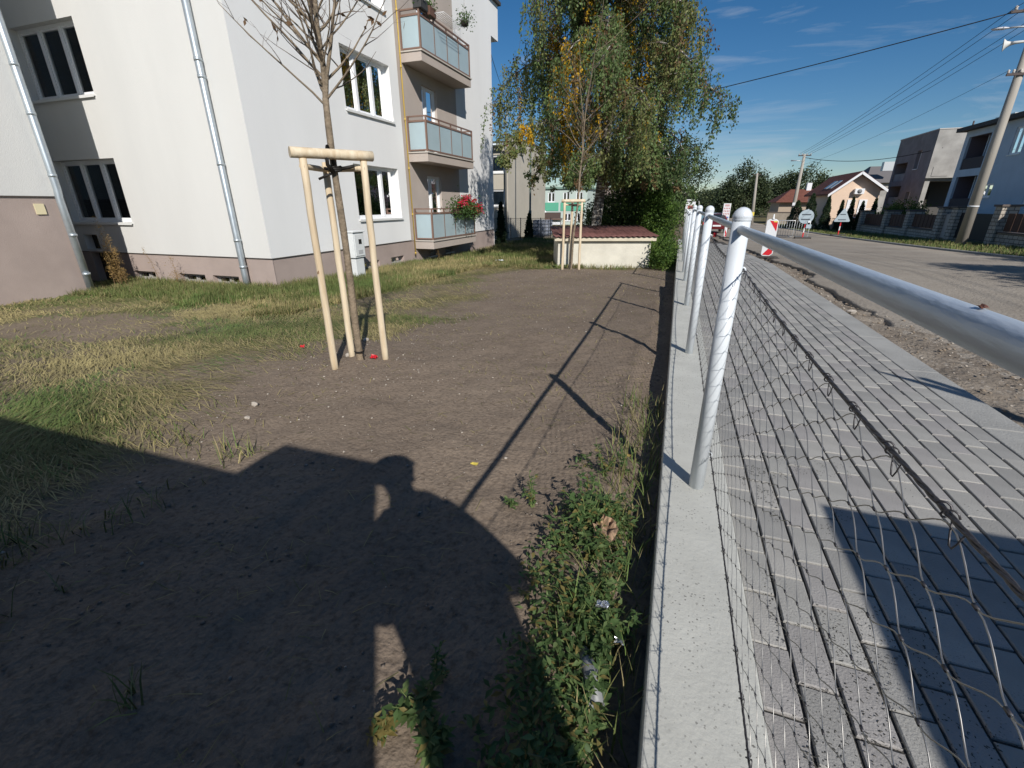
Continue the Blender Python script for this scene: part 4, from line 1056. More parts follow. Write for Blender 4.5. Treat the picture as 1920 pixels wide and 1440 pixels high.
WS = [(-.10, 2.02, .26, 3, .035, .1, 'tall thin weed at the foot of the nearest post shadow'), (-.20, 1.93, .20, 4, .035, .2, 'green weed just below the post shadow beside the wall'), (-.47, 1.62, .20, 4, .032, .3, 'wilting weed standing alone out on the soil'), (-.56, 1.60, .10, 2, .04, .0, 'small seedling furthest out on the soil'),
      (-.22, 1.52, .24, 5, .055, .1, 'broad leaved weed in the middle of the sunlit strip'), (-.12, 1.62, .20, 6, .04, .1, 'bushy weed close under the wall in the sunlit strip'), (-.16, 1.36, .20, 6, .045, .1, 'leafy weed beside the dry leaf pile'), (-.28, 1.38, .16, 4, .04, .15, 'weed at the edge of the photographer shadow'),
      (-.10, 1.20, .20, 6, .045, .05, 'dense green weed near the foil wrapper'), (-.14, 1.06, .16, 5, .04, .05, 'weed in the sunlit gap below the foil wrapper'), (-.08, .98, .14, 4, .05, .05, 'weed next to the grey pipe stub'), (-.02, 1.08, .20, 3, .05, .0, 'light green weed leaning out of the wall shadow'), (-.05, .84, .16, 3, .05, .1, 'last weed beyond the grey pipe stub'),
      (-.50, .66, .16, 6, .055, .1, 'weed in the lit gap at the bottom of the picture'), (-.42, .60, .16, 6, .05, .1, 'weed with broad leaves at the bottom edge'), (-.56, .60, .12, 5, .035, .7, 'half dry weed at the bottom edge of the lit gap'), (-.50, .78, .13, 4, .03, .1, 'thin weed at the top of the lit gap')]
for k, (x, y, h, ns, ll, dr, lb) in enumerate(WS): weed(lb, x, y, h, ns, ll, 200 + k, dr)
r = np.random.default_rng(5); n = 6200; x = -.02 - np.abs(r.normal(0, .17, n)) - .02; y = r.uniform(.5, 2.05, n); k = (x > -.42) & (fbm(x * 6, y * 6, 19) + .1 * (y < 1.7) - np.maximum(0, -x - .25) * 1.5 > .50); x, y = x[k], y[k]; n = len(x)
z = ground_z(x, y) + r.uniform(.0, .085, n) * (.4 + fbm(x * 8, y * 8, 23)); D = np.stack([r.normal(size=n), r.normal(size=n), r.uniform(-.1, .8, n)], -1); L_ = r.uniform(.012, .042, n)
V, F = leaf_cards(np.stack([x, y, z], -1), D, L_, L_ * .4, r); tag(np_obj('ground_cover', V, F, wl, mi=np.tile(r.choice([0, 0, 1, 2, 2, 3], n), 4)), 'low mat of green weeds along the foot of the wall', 'ground cover', kind='stuff')
n = 700; x = r.uniform(-.20, .05, n); y = r.uniform(.45, 3.0, n); o = blades('grass', x, y, r.uniform(.06, .2, n), r.uniform(.003, .006, n), np.abs(r.normal(.5, .3, n)), r.uniform(0, 6.28, n), r.choice([0, 4, 1, 3], n), gcols); tag(o, 'grass blades in the shade under the wall', 'grass', kind='stuff')
n = 2600; x = np.concatenate([r.uniform(-2.6, -1.2, n // 2), r.uniform(-3.4, -2.0, n // 2)]); y = np.concatenate([r.uniform(.35, .62, n // 2), r.uniform(.5, 1.6, n // 2)]); k = fbm(x * 3, y * 3, 29) > .52; x, y = x[k], y[k]; n = len(x)
o = blades('grass', x, y, r.uniform(.05, .16, n), r.uniform(.003, .006, n), np.abs(r.normal(.6, .35, n)), r.uniform(0, 6.28, n), r.choice([0, 4, 1, 3, 2], n), gcols); tag(o, 'sparse grass in the dark shadow at the lower left', 'grass', kind='stuff')
# tall dry weed by the end wall and other stalks
drym = leafmat('dry_plume', (.30, .20, .075), .25); dstem = mat('dry_stem', (.20, .13, .07), .8)
def plume(label, x, y, h, n_st, seed, dens=1.0, width=.09):
    r = np.random.default_rng(seed); z = float(gz2(x, y)); t = thing('dry_weed', label, 'weed', (x, y, z), 'dry weeds along the building'); m = MB(); P = []
    for k in range(n_st):
        a = r.uniform(0, 6.28); q = r.uniform(0, .22) if n_st > 1 else 0; bx, by = x + math.cos(a) * q, y + math.sin(a) * q * .5; hh = h * (1 if k == 0 else r.uniform(.35, .75)); lx, ly = r.normal(0, .06, 2)
        pts = [(bx + lx * (i / 5) ** 2, by + ly * (i / 5) ** 2, z + hh * i / 5) for i in range(6)]; m.tube(pts, [.006 * (1 - .8 * i / 5) for i in range(6)], 4, caps=False); A_ = np.array(pts)
        for i in range(int(420 * dens)):
            s = r.uniform(.30, 1.0); j = min(4, int(s * 5)); p = A_[j] * (1 - s * 5 + j) + A_[j + 1] * (s * 5 - j); wv = width * (1.15 - s) * 1.6 * r.uniform(0, 1) * (.3 + min(1, (s - .25) * 4)); b = r.uniform(0, 6.28); P.append((p[0] + math.cos(b) * wv, p[1] + math.sin(b) * wv, p[2] + wv * .5 + r.normal(0, .01)))
    m.build('stem', dstem, t); V, F = leaves(np.array(P), .032, r, -.3, .35); np_obj('plume', V, F, drym, parent=t)
plume('tall feathery ochre weed in front of the dark wall recess', -11.02, 6.45, 1.42, 6, 301, .55, .11)
plume('shorter ochre weed clump beside the tall feathery one', -10.75, 6.25, .72, 5, 305, .45, .10)
plume('thin brown stalk between the first two cellar windows', -10.35, 6.78, .80, 1, 302, .18, .05); plume('pale wispy weed beside the middle cellar window', -9.75, 6.7, .62, 3, 303, .2, .16); plume('reddish dry stalk in front of the shaded plinth under the balcony', -6.9, 12.75, .75, 2, 304, .18, .08)
# litter
def litter(name, label, pts_fn, m, cat): o = pts_fn().build(name, m); tag(o, label, cat); return o
def crumple(c, s, seed, n=7):
    rr = random.Random(seed); mb = MB(); g = [[(c[0] + (i / n - .5) * s[0] + rr.uniform(-.1, .1) * s[0], c[1] + (j / n - .5) * s[1] + rr.uniform(-.1, .1) * s[1], c[2] + rr.uniform(0, 1) * s[2]) for i in range(n + 1)] for j in range(n + 1)]
    mb.add([p for row in g for p in row], [(j * (n + 1) + i, j * (n + 1) + i + 1, (j + 1) * (n + 1) + i + 1, (j + 1) * (n + 1) + i) for j in range(n) for i in range(n)]); return mb
gzf = lambda x, y: float(ground_z(x, y))
redm = mat('red_plastic', (.55, .02, .03), .4, .4); foil = mat('foil', (.72, .74, .78), .22, .5, metal=.9)
litter('red_scrap', 'red plastic scrap on the soil between tree trunk and stake', lambda: crumple((-2.34, 3.10, gzf(-2.34, 3.10) + .005), (.06, .05, .03), 1, 5), redm, 'litter')
litter('red_scrap', 'tiny red scrap in the grass left of the stakes', lambda: crumple((-3.30, 3.30, gzf(-3.3, 3.3) + .02), (.05, .04, .03), 2, 4), redm, 'litter')
litter('foil_wrapper', 'shiny crumpled foil wrapper among the weeds by the wall', lambda: crumple((-.085, 1.10, gzf(-.085, 1.1) + .10), (.036, .028, .016), 3, 6), foil, 'litter')
litter('foil_scrap', 'small foil scrap nearer the wall in the weeds', lambda: crumple((-.02, 1.03, gzf(-.02, 1.03) + .07), (.03, .02, .015), 4, 4), foil, 'litter')
litter('paper_scrap', 'white paper scrap on the grass near the end of the building', lambda: crumple((-5.0, 13.2, gzf(-5.0, 13.2) + .05), (.22, .12, .05), 5, 4), mat('paper', (.7, .72, .76), .7), 'litter')
litter('dry_leaf', 'curled tan dead leaf pile among the weeds by the wall', lambda: crumple((-.13, 1.47, gzf(-.13, 1.47) + .06), (.085, .12, .05), 6, 6), mat('tan_leaf', (.33, .22, .14), .8, var=.25, vscale=40), 'leaf')
litter('dry_leaf', 'yellow leaf on the soil left of the rail shadow', lambda: crumple((-.86, 1.86, gzf(-.86, 1.86) + .004), (.035, .02, .006), 7, 4), mat('yellow_leaf', (.52, .42, .08), .7), 'leaf')
litter('dry_leaf', 'ochre leaf on the soil beside the wall shadow', lambda: crumple((-.10, 2.20, gzf(-.1, 2.2) + .006), (.035, .025, .008), 8, 4), mat('ochre_leaf', (.45, .30, .10), .7), 'leaf')
litter('dead_leaf', 'small reddish dead leaf stuck on the rail', lambda: crumple((.205, .40, 1.192), (.004, .009, .003), 9, 3), mat('red_leaf', (.22, .10, .07), .7), 'leaf')
m = MB(); m.tube([(-.12, .97, gzf(-.12, .97) + .03), (-.085, .90, .045), (-.055, .82, .035)], .022, 14, caps=False); o = m.build('pipe_stub', mat('grey_pvc', (.22, .23, .235), .45, var=.15, vscale=20)); so = o.modifiers.new('solid', 'SOLIDIFY'); so.thickness = .004; tag(o, 'grey plastic pipe stub lying in the weeds by the wall', 'pipe')
for (x, y, s, lb) in ((-2.55, 2.05, .045, 'pale angular stone left of the stakes near the grass edge'), (-2.43, 1.88, .03, 'small white stone nearest the long straight shadow'), (-2.62, 3.12, .05, 'brown stone at the foot of the back stake'), (-2.9, 3.75, .05, 'whitish stone in the grass behind the stakes')):
    m = MB(); m.blob((x, y, gzf(x, y) + s * .2), (s * .6, s * .5, s * .4), int(s * 1000), amp=.2, seg=7, rings=5); tag(m.build('stone', stm[0], smooth=False), lb, 'stone')
for (x, y, s, lb) in ((2.02, 3.02, .05, 'whitish stone beside the second pavement shadow'), (2.05, 6.3, .05, 'pale rubble lump beside the pavement edge')):
    m = MB(); m.blob((x, y, .07), (s, s * .8, s * .55), int(y * 10), amp=.25, seg=7, rings=5); tag(m.build('stone', stm[0], smooth=False), lb, 'stone')

# ================================================================== BACKGROUND ON THE LEFT
beige = mat('beige_render', (.50, .46, .385), .92, .15, var=.05, vscale=.8, bump=.25, bscale=60)
b2 = thing('terrace_house', 'beige rendered house with sloping parapet beyond the apartment block', 'building', (-8.7, 24.5, -.45))
W2 = Wall((-8.7, 24.5, 0), (-1, 0, 0), (0, -1, 0)); wn = [(.22, 1.05, 2.84, 3.68), (.22, 1.05, 1.19, 2.03)]
m = MB(); W2.grid(m, .14, 5.5, -1, 4.12, wn, .12); m.build('wall', beige, b2)
m = MB(); m.box(-8.84, -8.70, 24.38, 31.85, -1, 4.55); m.build('side_wall', beige, b2)
m = MB(); m.box(-8.90, -8.66, 24.34, 31.9, 4.552, 4.62); m.build('parapet_cap', mat('dark_cap', (.10, .055, .045), .6), b2)
m = MB(); m.box(-8.843, -8.697, 24.365, 24.378, 4.05, 4.55); m.build('parapet_edge', mat('red_brown', (.36, .10, .07), .7), b2)
m = MB()
for k in range(34): x = -8.86 - 5.3 * k / 34; m.tube([(x, 24.2, 4.22), (x, 31.8, 4.4)], .07, 5)
m.build('roof', mat('dark_roof', (.09, .085, .08), .8), b2)
m = MB(); m.tube([(-14, 24.17, 4.12), (-8.86, 24.17, 4.12)], .07, 8); m.build('gutter', zinc, b2)
m = MB(); m.tube([(-8.78, 24.17, 4.1), (-8.78, 24.30, 3.9), (-8.78, 24.30, -.7)], .05, 8); m.build('downpipe', mat('grey_pipe', (.24, .24, .23), .5), b2)
for h in wn: window(W2, b2, *h, cuts=(), dn=.11, cur=(0,))
m = MB(); m.box(-14.2, -8.66, 24.36, 24.48, -.15, -.11); m.build('plinth_profile', darkstrip, b2)
# antenna mast on it
t = thing('roof_antenna', 'thin television antenna mast on the beige house roof', 'antenna', (-9.3, 26, 4.3)); m = MB()
m.tube([(-9.3, 26, 4.3), (-9.3, 26, 6.6)], .02, 6)
for k in range(4): m.tube([(-9.3 - .35, 26, 6.3 - k * .22), (-9.3 + .35, 26, 6.3 - k * .22)], .008, 4)
m.build('mast', MATS['grey_steel'], t)
# green house
gr = thing('green_house', 'pale two storey house with green panels seen under the birch', 'building', (-12.5, 55, -.9))
W3 = Wall((-15.6, 55, 0), (1, 0, 0), (0, -1, 0)); palegreen = mat('pale_green', (.50, .58, .53), .85); greenp = mat('green_panel', (.12, .42, .28), .8)
wg = [(.9, 1.75, 1.55, 2.6), (2.7, 3.5, 1.55, 2.6), (4.2, 5.0, 1.55, 2.6), (2.9, 3.7, -.5, .35), (4.4, 5.2, -.5, .35)]
m = MB(); W3.grid(m, 0, 5.5, -1.6, 2.95, wg, .12); m.poly([(-10.1, 55, -1.6), (-10.1, 62, -1.6), (-10.1, 62, 2.95), (-10.1, 55, 2.95)]); m.build('wall', palegreen, gr)
for a, b in ((.6, 2.2), (2.45, 3.7), (4.0, 5.2)):
    m = MB(); W3.box(m, a, b, .6, 1.5, .01, .04); m.build('panel', greenp, gr)
m = MB(); m.box(-15.8, -9.9, 54.8, 62, 2.952, 3.15); m.build('roof', mat('green_roof', (.20, .30, .25), .7), gr)
for h in wg: window(W3, gr, *h, cuts=(.5,), dn=.10, cur=(), room=True)
s = MB(); W3.box(s, .2, 2.7, -.35, -.2, .01, .9); sl = s.build('balcony', brownm, gr); s = MB(); W3.box(s, .2, 2.7, -.2, .45, .85, .9); s.build('balcony_front', mat('dark_balcony', (.10, .07, .06), .8), sl)
m = MB(); W3.box(m, .5, 2.8, -1.0, -.6, .3, .9); m.build('awning', pvc, gr)
m = MB(); m.lathe((-15.0, 54.2, .3), [(.02, 0), (.28, .06), (.40, .16)], 16, axis='Y'); m.build('satellite_dish', pvc, gr)
wh = thing('beige_house', 'beige house glimpsed right of the birch trunk', 'building', (-9.3, 60, -.9)); W4 = Wall((-10.4, 60, 0), (1, 0, 0), (0, -1, 0)); hs = [(.5, 1.3, .5, 1.4)]
m = MB(); W4.grid(m, 0, 3.4, -1.6, 1.75, hs, .12); m.poly([(-7.0, 60, -1.6), (-7.0, 66, -1.6), (-7.0, 66, 1.75), (-7.0, 60, 1.75)]); m.build('wall', mat('house_cream', (.56, .50, .42), .9), wh); window(W4, wh, *hs[0], cuts=(.5,), dn=.1, cur=())
m = MB(); m.hexa([(-10.6, 59.7, 1.76), (-6.8, 59.7, 1.76), (-10.6, 66, 1.76), (-6.8, 66, 1.76), (-10.6, 62.8, 3.3), (-6.8, 62.8, 3.3), (-10.6, 62.9, 3.3), (-6.8, 62.9, 3.3)]); m.build('roof', mat('tile_red', (.24, .19, .16), .85, var=.2, vscale=8), wh)
# wire fence in front of it
wf = thing('wire_fence', 'dark wire fence on a concrete base in front of the beige house', 'fence', (-7.6, 23.5, -.45)); wire = mat('dark_wire', (.12, .12, .12), .6)
FA, FB = Vector((-10.2, 22.9, 0)), Vector((-5.2, 24.1, 0)); fz = -.45
m = MB(); d = (FB - FA); n_ = Vector((-d.y, d.x, 0)).normalized() * .06
m.hexa([FA - n_ + Vector((0, 0, -.9)), FB - n_ + Vector((0, 0, -.9)), FA + n_ + Vector((0, 0, -.9)), FB + n_ + Vector((0, 0, -.9)), FA - n_ + Vector((0, 0, fz + .06)), FB - n_ + Vector((0, 0, fz + .06)), FA + n_ + Vector((0, 0, fz + .06)), FB + n_ + Vector((0, 0, fz + .06))]); m.build('base_slab', MATS['concrete_margin'], wf)
for k in range(11):
    p = FA + d * k / 10; m = MB(); m.tube([p + Vector((0, 0, fz)), p + Vector((0, 0, fz + 1.1))], .022, 6); m.build('post', wire, wf)
m = MB(); Lf = d.length
for k in range(-8, 60):
    for sg in (1, -1):
        a = k * .09 if sg > 0 else k * .09 + .98; s0, s1 = a, a + sg * .98
        for q in (0,):
            lo, hi = (s0, s1)
            if 0 <= min(lo, hi) and max(lo, hi) <= Lf: m.tube([FA + d * lo / Lf + Vector((0, 0, fz + .08)), FA + d * hi / Lf + Vector((0, 0, fz + 1.06))], .003, 3, caps=False)
m.tube([FA + Vector((0, 0, fz + 1.07)), FB + Vector((0, 0, fz + 1.07))], .008, 4); m.build('wire_net', wire, wf)['kind'] = 'stuff'
# tank in a cage
tk = thing('water_tank', 'grey plastic water tank in a steel cage behind the wire fence', 'tank', (-7.0, 25.3, -.45)); m = MB(); m.box(-7.5, -6.6, 24.95, 25.8, -.30, .50); m.build('tank', mat('tank_plastic', (.30, .33, .40), .5), tk, bevel=.05)
m = MB()
for k in range(6):
    x = -7.53 + .96 * k / 5; m.tube([(x, 24.91, -.42), (x, 24.91, .53)], .012, 4); z = -.36 + .85 * k / 5; m.tube([(-7.53, 24.90, z), (-6.57, 24.90, z)], .012, 4); m.tube([(-6.57, 24.9, z), (-6.57, 25.8, z)], .012, 4)
m.build('cage', mat('cage_steel', (.20, .21, .22), .5, metal=.5), tk); m = MB(); m.box(-7.55, -6.55, 24.9, 25.85, -.46, -.34); m.build('pallet', mat('pallet', (.28, .24, .19), .9), tk)
m = MB(); m.lathe((-6.05, 24.3, -.42), [(.12, 0), (.15, .26), (.16, .27)], 14); tag(m.build('bucket', mat('blue_plastic', (.03, .08, .38), .5)), 'blue bucket beside the hut roof behind the fence', 'bucket')
def thuja(label, x, y, z, h, w, seed, group='clipped evergreens'):
    r = np.random.default_rng(seed); n = int(2400 * h); s = r.uniform(0, 1, n); rad = w * (1 - s) ** .7 * (.75 + .25 * np.sqrt(r.uniform(size=n))); rad *= 1 + .15 * np.sin(s * 20 + seed); a = r.uniform(0, 6.28, n)
    P = np.stack([x + rad * np.cos(a), y + rad * np.sin(a), z + .03 + s * h], -1); t = thing('thuja', label, 'evergreen', (x, y, z), group); V, F = leaves(P, .10, r, -.8, .45); np_obj('foliage', V, F, gl['thuja'], mi=r.choice(3, n, p=[.45, .4, .15]), parent=t)
    m = MB(); m.tube([(x, y, z - .1), (x, y, z + h * .8)], [.035, .01], 6); m.build('stem', barkm, t)
thuja('small cone shaped evergreen at the foot of the lamp pole', -7.18, 23.3, -.45, 1.25, .24, 1)
thuja('tall narrow evergreen against the far corner of the apartment block', -7.55, 20.2, -.45, 1.75, .22, 2)
# lamp pole
lp = thing('lamp_pole', 'thin green lamp pole in front of the beige house', 'lamp pole', (-7.2, 23.5, -.45)); polegreen = mat('pole_green', (.12, .15, .13), .55)
m = MB(); m.tube([(-7.2, 23.5, -.5), (-7.2, 23.5, 1.0), (-7.2, 23.5, 1.001), (-7.2, 23.5, 6.6)], [.075, .075, .05, .035], 10); m.build('pole', polegreen, lp); m = MB(); m.tube([(-7.2, 23.5, 6.55), (-6.9, 23.4, 6.75), (-6.3, 23.2, 6.8)], .025, 6); m.blob((-6.2, 23.2, 6.8), (.28, .12, .07), 1, amp=.02); m.build('lamp_head', polegreen, lp)

# ================================================================== STREET FURNITURE
darkm_ = mat('bracket_dark', (.10, .12, .14), .5); rubber = mat('black_rubber', (.075, .068, .062), .85); redp = mat('sign_red', (.62, .025, .035), .4, .4); signw = mat('sign_white', (.74, .75, .76), .4, .4); signgrey = mat('sign_back', (.42, .50, .54), .45, .4, metal=.2); yel = mat('sign_yellow', (.75, .60, .10), .5)
def beacon(label, x, y, rz, h=.92, w=.27):
    z = float(zr(y)); t = thing('road_beacon', label, 'road beacon', (x, y, z - .06), 'red and white road beacons', local=True); t.rotation_euler.z = R(rz)
    b = MB(); b.prism([(-.30, -.14), (.24, -.19), (.34, -.05), (.30, .14), (-.24, .18), (-.34, .05)], 0, .07); b.prism([(-.25, -.11), (.20, -.15), (.28, 0), (.22, .12), (-.22, .14)], .07, .11); base = b.build('base', rubber, t, bevel=.01)
    for k in range(3): q = MB(); q.box(-.17 + .14 * k, -.11 + .14 * k, -.21, -.10, .02, .085); q.build('handle_slot', mat('slot_black', (.01, .01, .01), .9), base)
    z0 = .115; p = MB(); p.add([], []); prof = [(-w / 2, z0 + .03), (-w / 2 + .04, z0), (w / 2 - .07, z0), (w / 2, z0 + .06), (w / 2, z0 + h - .05), (w / 2 - .06, z0 + h), (-w / 2 + .05, z0 + h), (-w / 2, z0 + h - .04)]
    n = len(prof); vs = [(a, -.025, c) for a, c in prof] + [(a, .025, c) for a, c in prof]; p.add(vs, [tuple(range(n)), tuple(range(2 * n - 1, n - 1, -1))] + [(i, n + i, n + (i + 1) % n, (i + 1) % n) for i in range(n)]); pan = p.build('panel', signw, t, bevel=.006)
    def band(pts):
        q = MB(); q.poly([(a, -.028, c) for a, c in pts]); q.poly([(a, .028, c) for a, c in pts][::-1]); q.build('red_band', redp, pan)
    e = w / 2 - .018; top = z0 + h
    band([(-e + .05, top - .035), (e, top - .06), (e, top - .30)]) ; band([(-e, top - .40), (-e, top - .57), (e, top - .80), (e, top - .62)]); band([(-e + .01, z0 + .03), (e - .06, z0 + .02), (e, z0 + .07), (e, z0 + .17), (e - .08, z0 + .22)])
    q = MB(); q.box(e - .09, e - .01, -.031, -.027, top - .075, top - .045); q.build('sticker', yel, pan)
    q = MB(); q.tube([(0, 0, top), (0, 0, top + .03), (0, 0, top + .12)], [.045, .02, .014], 10); q.build('knob', signw, pan); return t
beacon('large red and white striped beacon on a black foot beside the dug strip', 2.30, 13.95, -8)
beacon('small red and white beacon turned sideways further down the street', 2.52, 29.0, 58, .80, .24)
galv = mat('galvanised', (.55, .57, .58), .45, .5, metal=.5)
def barrier(label, p, q, h=.92):
    p, q = Vector(p), Vector(q); t = thing('barrier', label, 'barrier', p, 'mobile barriers across the road'); m = MB(); up = Vector((0, 0, 1)); z0 = .10
    m.tube([p + up * z0, p + up * h, q + up * h, q + up * z0, p + up * z0], .021, 8); m.build('frame', galv, t); n = max(5, int((q - p).length / .12))
    for k in range(1, n): a = p + (q - p) * k / n; m = MB(); m.tube([a + up * (z0 + .02), a + up * (h - .02)], .009, 5); m.build('bar', galv, t)
    nn = Vector((-(q - p).y, (q - p).x, 0)).normalized() * .28
    for a in (p + (q - p) * .12, p + (q - p) * .88): m = MB(); m.tube([a - nn, a - nn * .9 + up * .04, a + up * .1, a + nn * .9 + up * .04, a + nn], .016, 6); m.build('foot', galv, t)
bz = float(zr(30.2))
barrier('longer galvanised barrier standing across the road behind the large beacon', (4.75, 30.4, bz), (6.05, 30.0, bz)); barrier('shorter galvanised barrier next to the round sign', (6.15, 29.95, bz), (6.72, 29.75, bz))
def sign_post(t, x, y, z, h, stripes=True):
    m = MB(); m.prism([(x - .38, y - .16), (x + .38, y - .2), (x + .42, y + .14), (x - .36, y + .2)], z - .02, z + .10); m.build('base', rubber, t, bevel=.02)
    for k in range(6):
        m = MB(); a, b = z + .1 + (h - .1) * k / 6, z + .1 + (h - .1) * (k + 1) / 6; m.box(x - .025, x + .025, y - .025, y + .025, a, b); m.build('post', (redp if k % 2 == 0 else signw) if (stripes and k < 3) else galv, t)
z = float(zr(29.0)); t = thing('round_sign', 'round road sign seen from behind beside the barriers', 'road sign', (6.34, 29, z)); sign_post(t, 6.34, 29.05, z, 1.5)
m = MB(); m.lathe((6.30, 28.985, .62), [(.345, 0), (.355, .015), (.345, .03), (.02, .031)], 28, axis='Y'); pl = m.build('plate', signgrey, t, smooth=False)
for zz in (.50, .74): m = MB(); m.box(6.30 - .2, 6.30 + .2, 28.955, 28.98, zz - .02, zz + .02); m.build('bracket', darkm_, pl)
m = MB(); m.box(6.42, 6.56, 28.955, 28.98, .33, .42); m.build('sticker', signw, pl); m = MB(); m.box(6.38, 6.62, 28.97, 29.0, .05, .24); m.build('lower_plate', signgrey, t)
z = float(zr(34.0)); t = thing('triangle_sign', 'triangular warning sign seen from behind on a red and white post', 'road sign', (9.3, 34, z)); sign_post(t, 9.30, 34.05, z, 1.5)
m = MB(); tri = [(8.94, .235), (9.67, .235), (9.72, .29), (9.345, .98), (9.28, .98), (8.89, .29)]; n = 6; m.add([(a, 33.97, c) for a, c in tri] + [(a, 34.0, c) for a, c in tri], [tuple(range(n)), tuple(range(2 * n - 1, n - 1, -1))] + [(i, n + i, n + (i + 1) % n, (i + 1) % n) for i in range(n)]); pl = m.build('plate', signgrey, t)
for zz in (.36, .66): m = MB(); m.box(9.3 - .2 * (1.05 - zz) - .06, 9.3 + .2 * (1.05 - zz) + .06, 33.945, 33.968, zz - .018, zz + .018); m.build('bracket', darkm_, pl)
# information sign with red and blue lines
z = float(zr(37)); t = thing('parking_sign', 'white rectangular road sign with red lines of text and a blue strip', 'road sign', (3.1, 37, z)); m = MB(); m.tube([(3.06, 37.02, z), (3.06, 37.02, 1.3)], .03, 8); m.build('post', galv, t)
m = MB(); m.box(2.83, 3.31, 36.96, 36.99, .08, 1.30); pl = m.build('plate', signw, t, bevel=.03); txt = mat('sign_text_red', (.50, .12, .12), .5); blu = mat('sign_blue', (.08, .18, .5), .5); blk = mat('sign_black', (.04, .04, .05), .5)
m = MB(); rnd = random.Random(3)
for k, zz in enumerate((1.19, 1.12)): m.box(2.93, 3.22, 36.950, 36.957, zz, zz + .035)
for zz in (.96, .78, .60):
    for k in range(4): x = 2.89 + .105 * k; m.box(x, x + .055, 36.950, 36.957, zz, zz + .06); m.box(x + .015, x + .035, 36.950, 36.957, zz - .045, zz - .01)
m.build('lettering', txt, pl); m = MB(); m.box(2.89, 3.26, 36.950, 36.957, .36, .43); m.build('blue_line', blu, pl); m = MB(); m.box(2.90, 2.96, 36.950, 36.957, .24, .31); m.box(3.18, 3.25, 36.950, 36.957, .24, .31); m.build('pictogram', blk, pl)
# big white information board
z = float(zr(28)); t = thing('information_board', 'white board with dark heading and red picture at the far end of the fence', 'board', (.5, 28, z))
for x in (.30, .68): m = MB(); m.tube([(x, 28.03, z), (x, 28.03, 1.47)], .025, 6); m.build('post', galv, t)
m = MB(); m.box(.24, .74, 27.97, 28.0, .50, 1.50); pl = m.build('plate', signw, t); m = MB()
x = .29
for w_ in (.05, .02, .035, .035, .042, .02, .035, .035, .042, .03): m.box(x, x + w_ * .8, 27.960, 27.967, 1.385, 1.44); x += w_ + .006
m.build('lettering', blk, pl); m = MB(); m.box(.36, .68, 27.960, 27.967, 1.02, 1.20); m.build('picture', mat('brick_picture', (.40, .13, .11), .6), pl); m = MB(); m.add([(.39, 27.955, 1.04), (.65, 27.955, 1.04), (.60, 27.955, 1.10), (.52, 27.955, 1.16), (.44, 27.955, 1.10)], [(0, 1, 2, 3, 4)]); m.build('picture_house', mat('dark_picture', (.12, .04, .05), .6), pl)
# red car far down the street
def car(label, x, y, rz):
    z = float(zr(y)); t = thing('parked_car', label, 'car', (x, y, z), local=True); t.rotation_euler.z = R(rz); paint = mat('car_red', (.14, .01, .015), .3, .5, coat=.6); wg_ = mat('car_glass', (.02, .025, .03), .1, .6)
    prof = [(-1.9, .30), (-1.95, .55), (-1.8, .78), (-1.0, .86), (-.45, 1.28), (.95, 1.32), (1.65, .90), (1.85, .80), (1.9, .35)]
    def loft(pr, w0, w1, mm, nm, par):
        b = MB(); n = len(pr); zs_ = [c for _, c in pr]; vs = []
        for sg in (-1, 1):
            for a, c in pr: wv = w0 if c < .85 else w0 + (w1 - w0) * (c - .85) / .47; vs.append((sg * wv, a, c))
        b.add(vs, [tuple(range(n)), tuple(range(2 * n - 1, n - 1, -1))] + [(i, n + i, n + (i + 1) % n, (i + 1) % n) for i in range(n)]); return b.build(nm, mm, par, bevel=.04)
    body = loft(prof, .82, .62, paint, 'body', t)
    for a, nm in (((-.98, .90, -.48, 1.24), 'rear_window'), ((1.60, .94, .98, 1.28), 'windscreen')):
        b = MB(); y0, z0, y1, z1 = a; o = -.015 if y0 < 0 else .015; b.poly([(-.68, y0 + o, z0 + .012), (.68, y0 + o, z0 + .012), (.56, y1 + o, z1 + .012), (-.56, y1 + o, z1 + .012)]); b.build(nm, wg_, body)
    for sg in (-1, 1):
        b = MB(); b.poly([(sg * .83, -.75, .90), (sg * .83, 1.35, .90), (sg * .655, .85, 1.25), (sg * .655, -.38, 1.23)]); b.build('side_window', wg_, body); b = MB(); b.box(sg * .80 - .1, sg * .80 + .02, -1.945, -1.86, .60, .76); b.build('tail_light', mat('tail_light', (.75, .02, .02), .2), body)
        for yy in (-1.2, 1.25): b = MB(); b.lathe((sg * .72 - .09, yy, .30), [(.10, -.0), (.30, .0), (.31, .09), (.30, .18), (.10, .18)], 18, axis='X'); wv = b.build('wheel', rubber, t); b = MB(); b.lathe((sg * .72 - .1, yy, .30), [(.02, .0), (.19, .0), (.19, .2), (.02, .2)], 14, axis='X'); b.build('rim', galv, wv)
    b = MB(); b.box(-.26, .26, -1.97, -1.95, .48, .58); b.build('number_plate', signw, body)
car('dark red car standing far down the street behind the fence posts', 2.35, 37.5, 4)
m = MB(); m.lathe((2.05, 29.6, float(zr(29.6)) + .02), [(.10, 0), (.11, .05), (.05, .06), (.09, .10), (.10, .20), (.06, .24)], 14); tag(m.build('warning_lamp', redp), 'red warning lamp on the ground left of the small beacon', 'lamp')

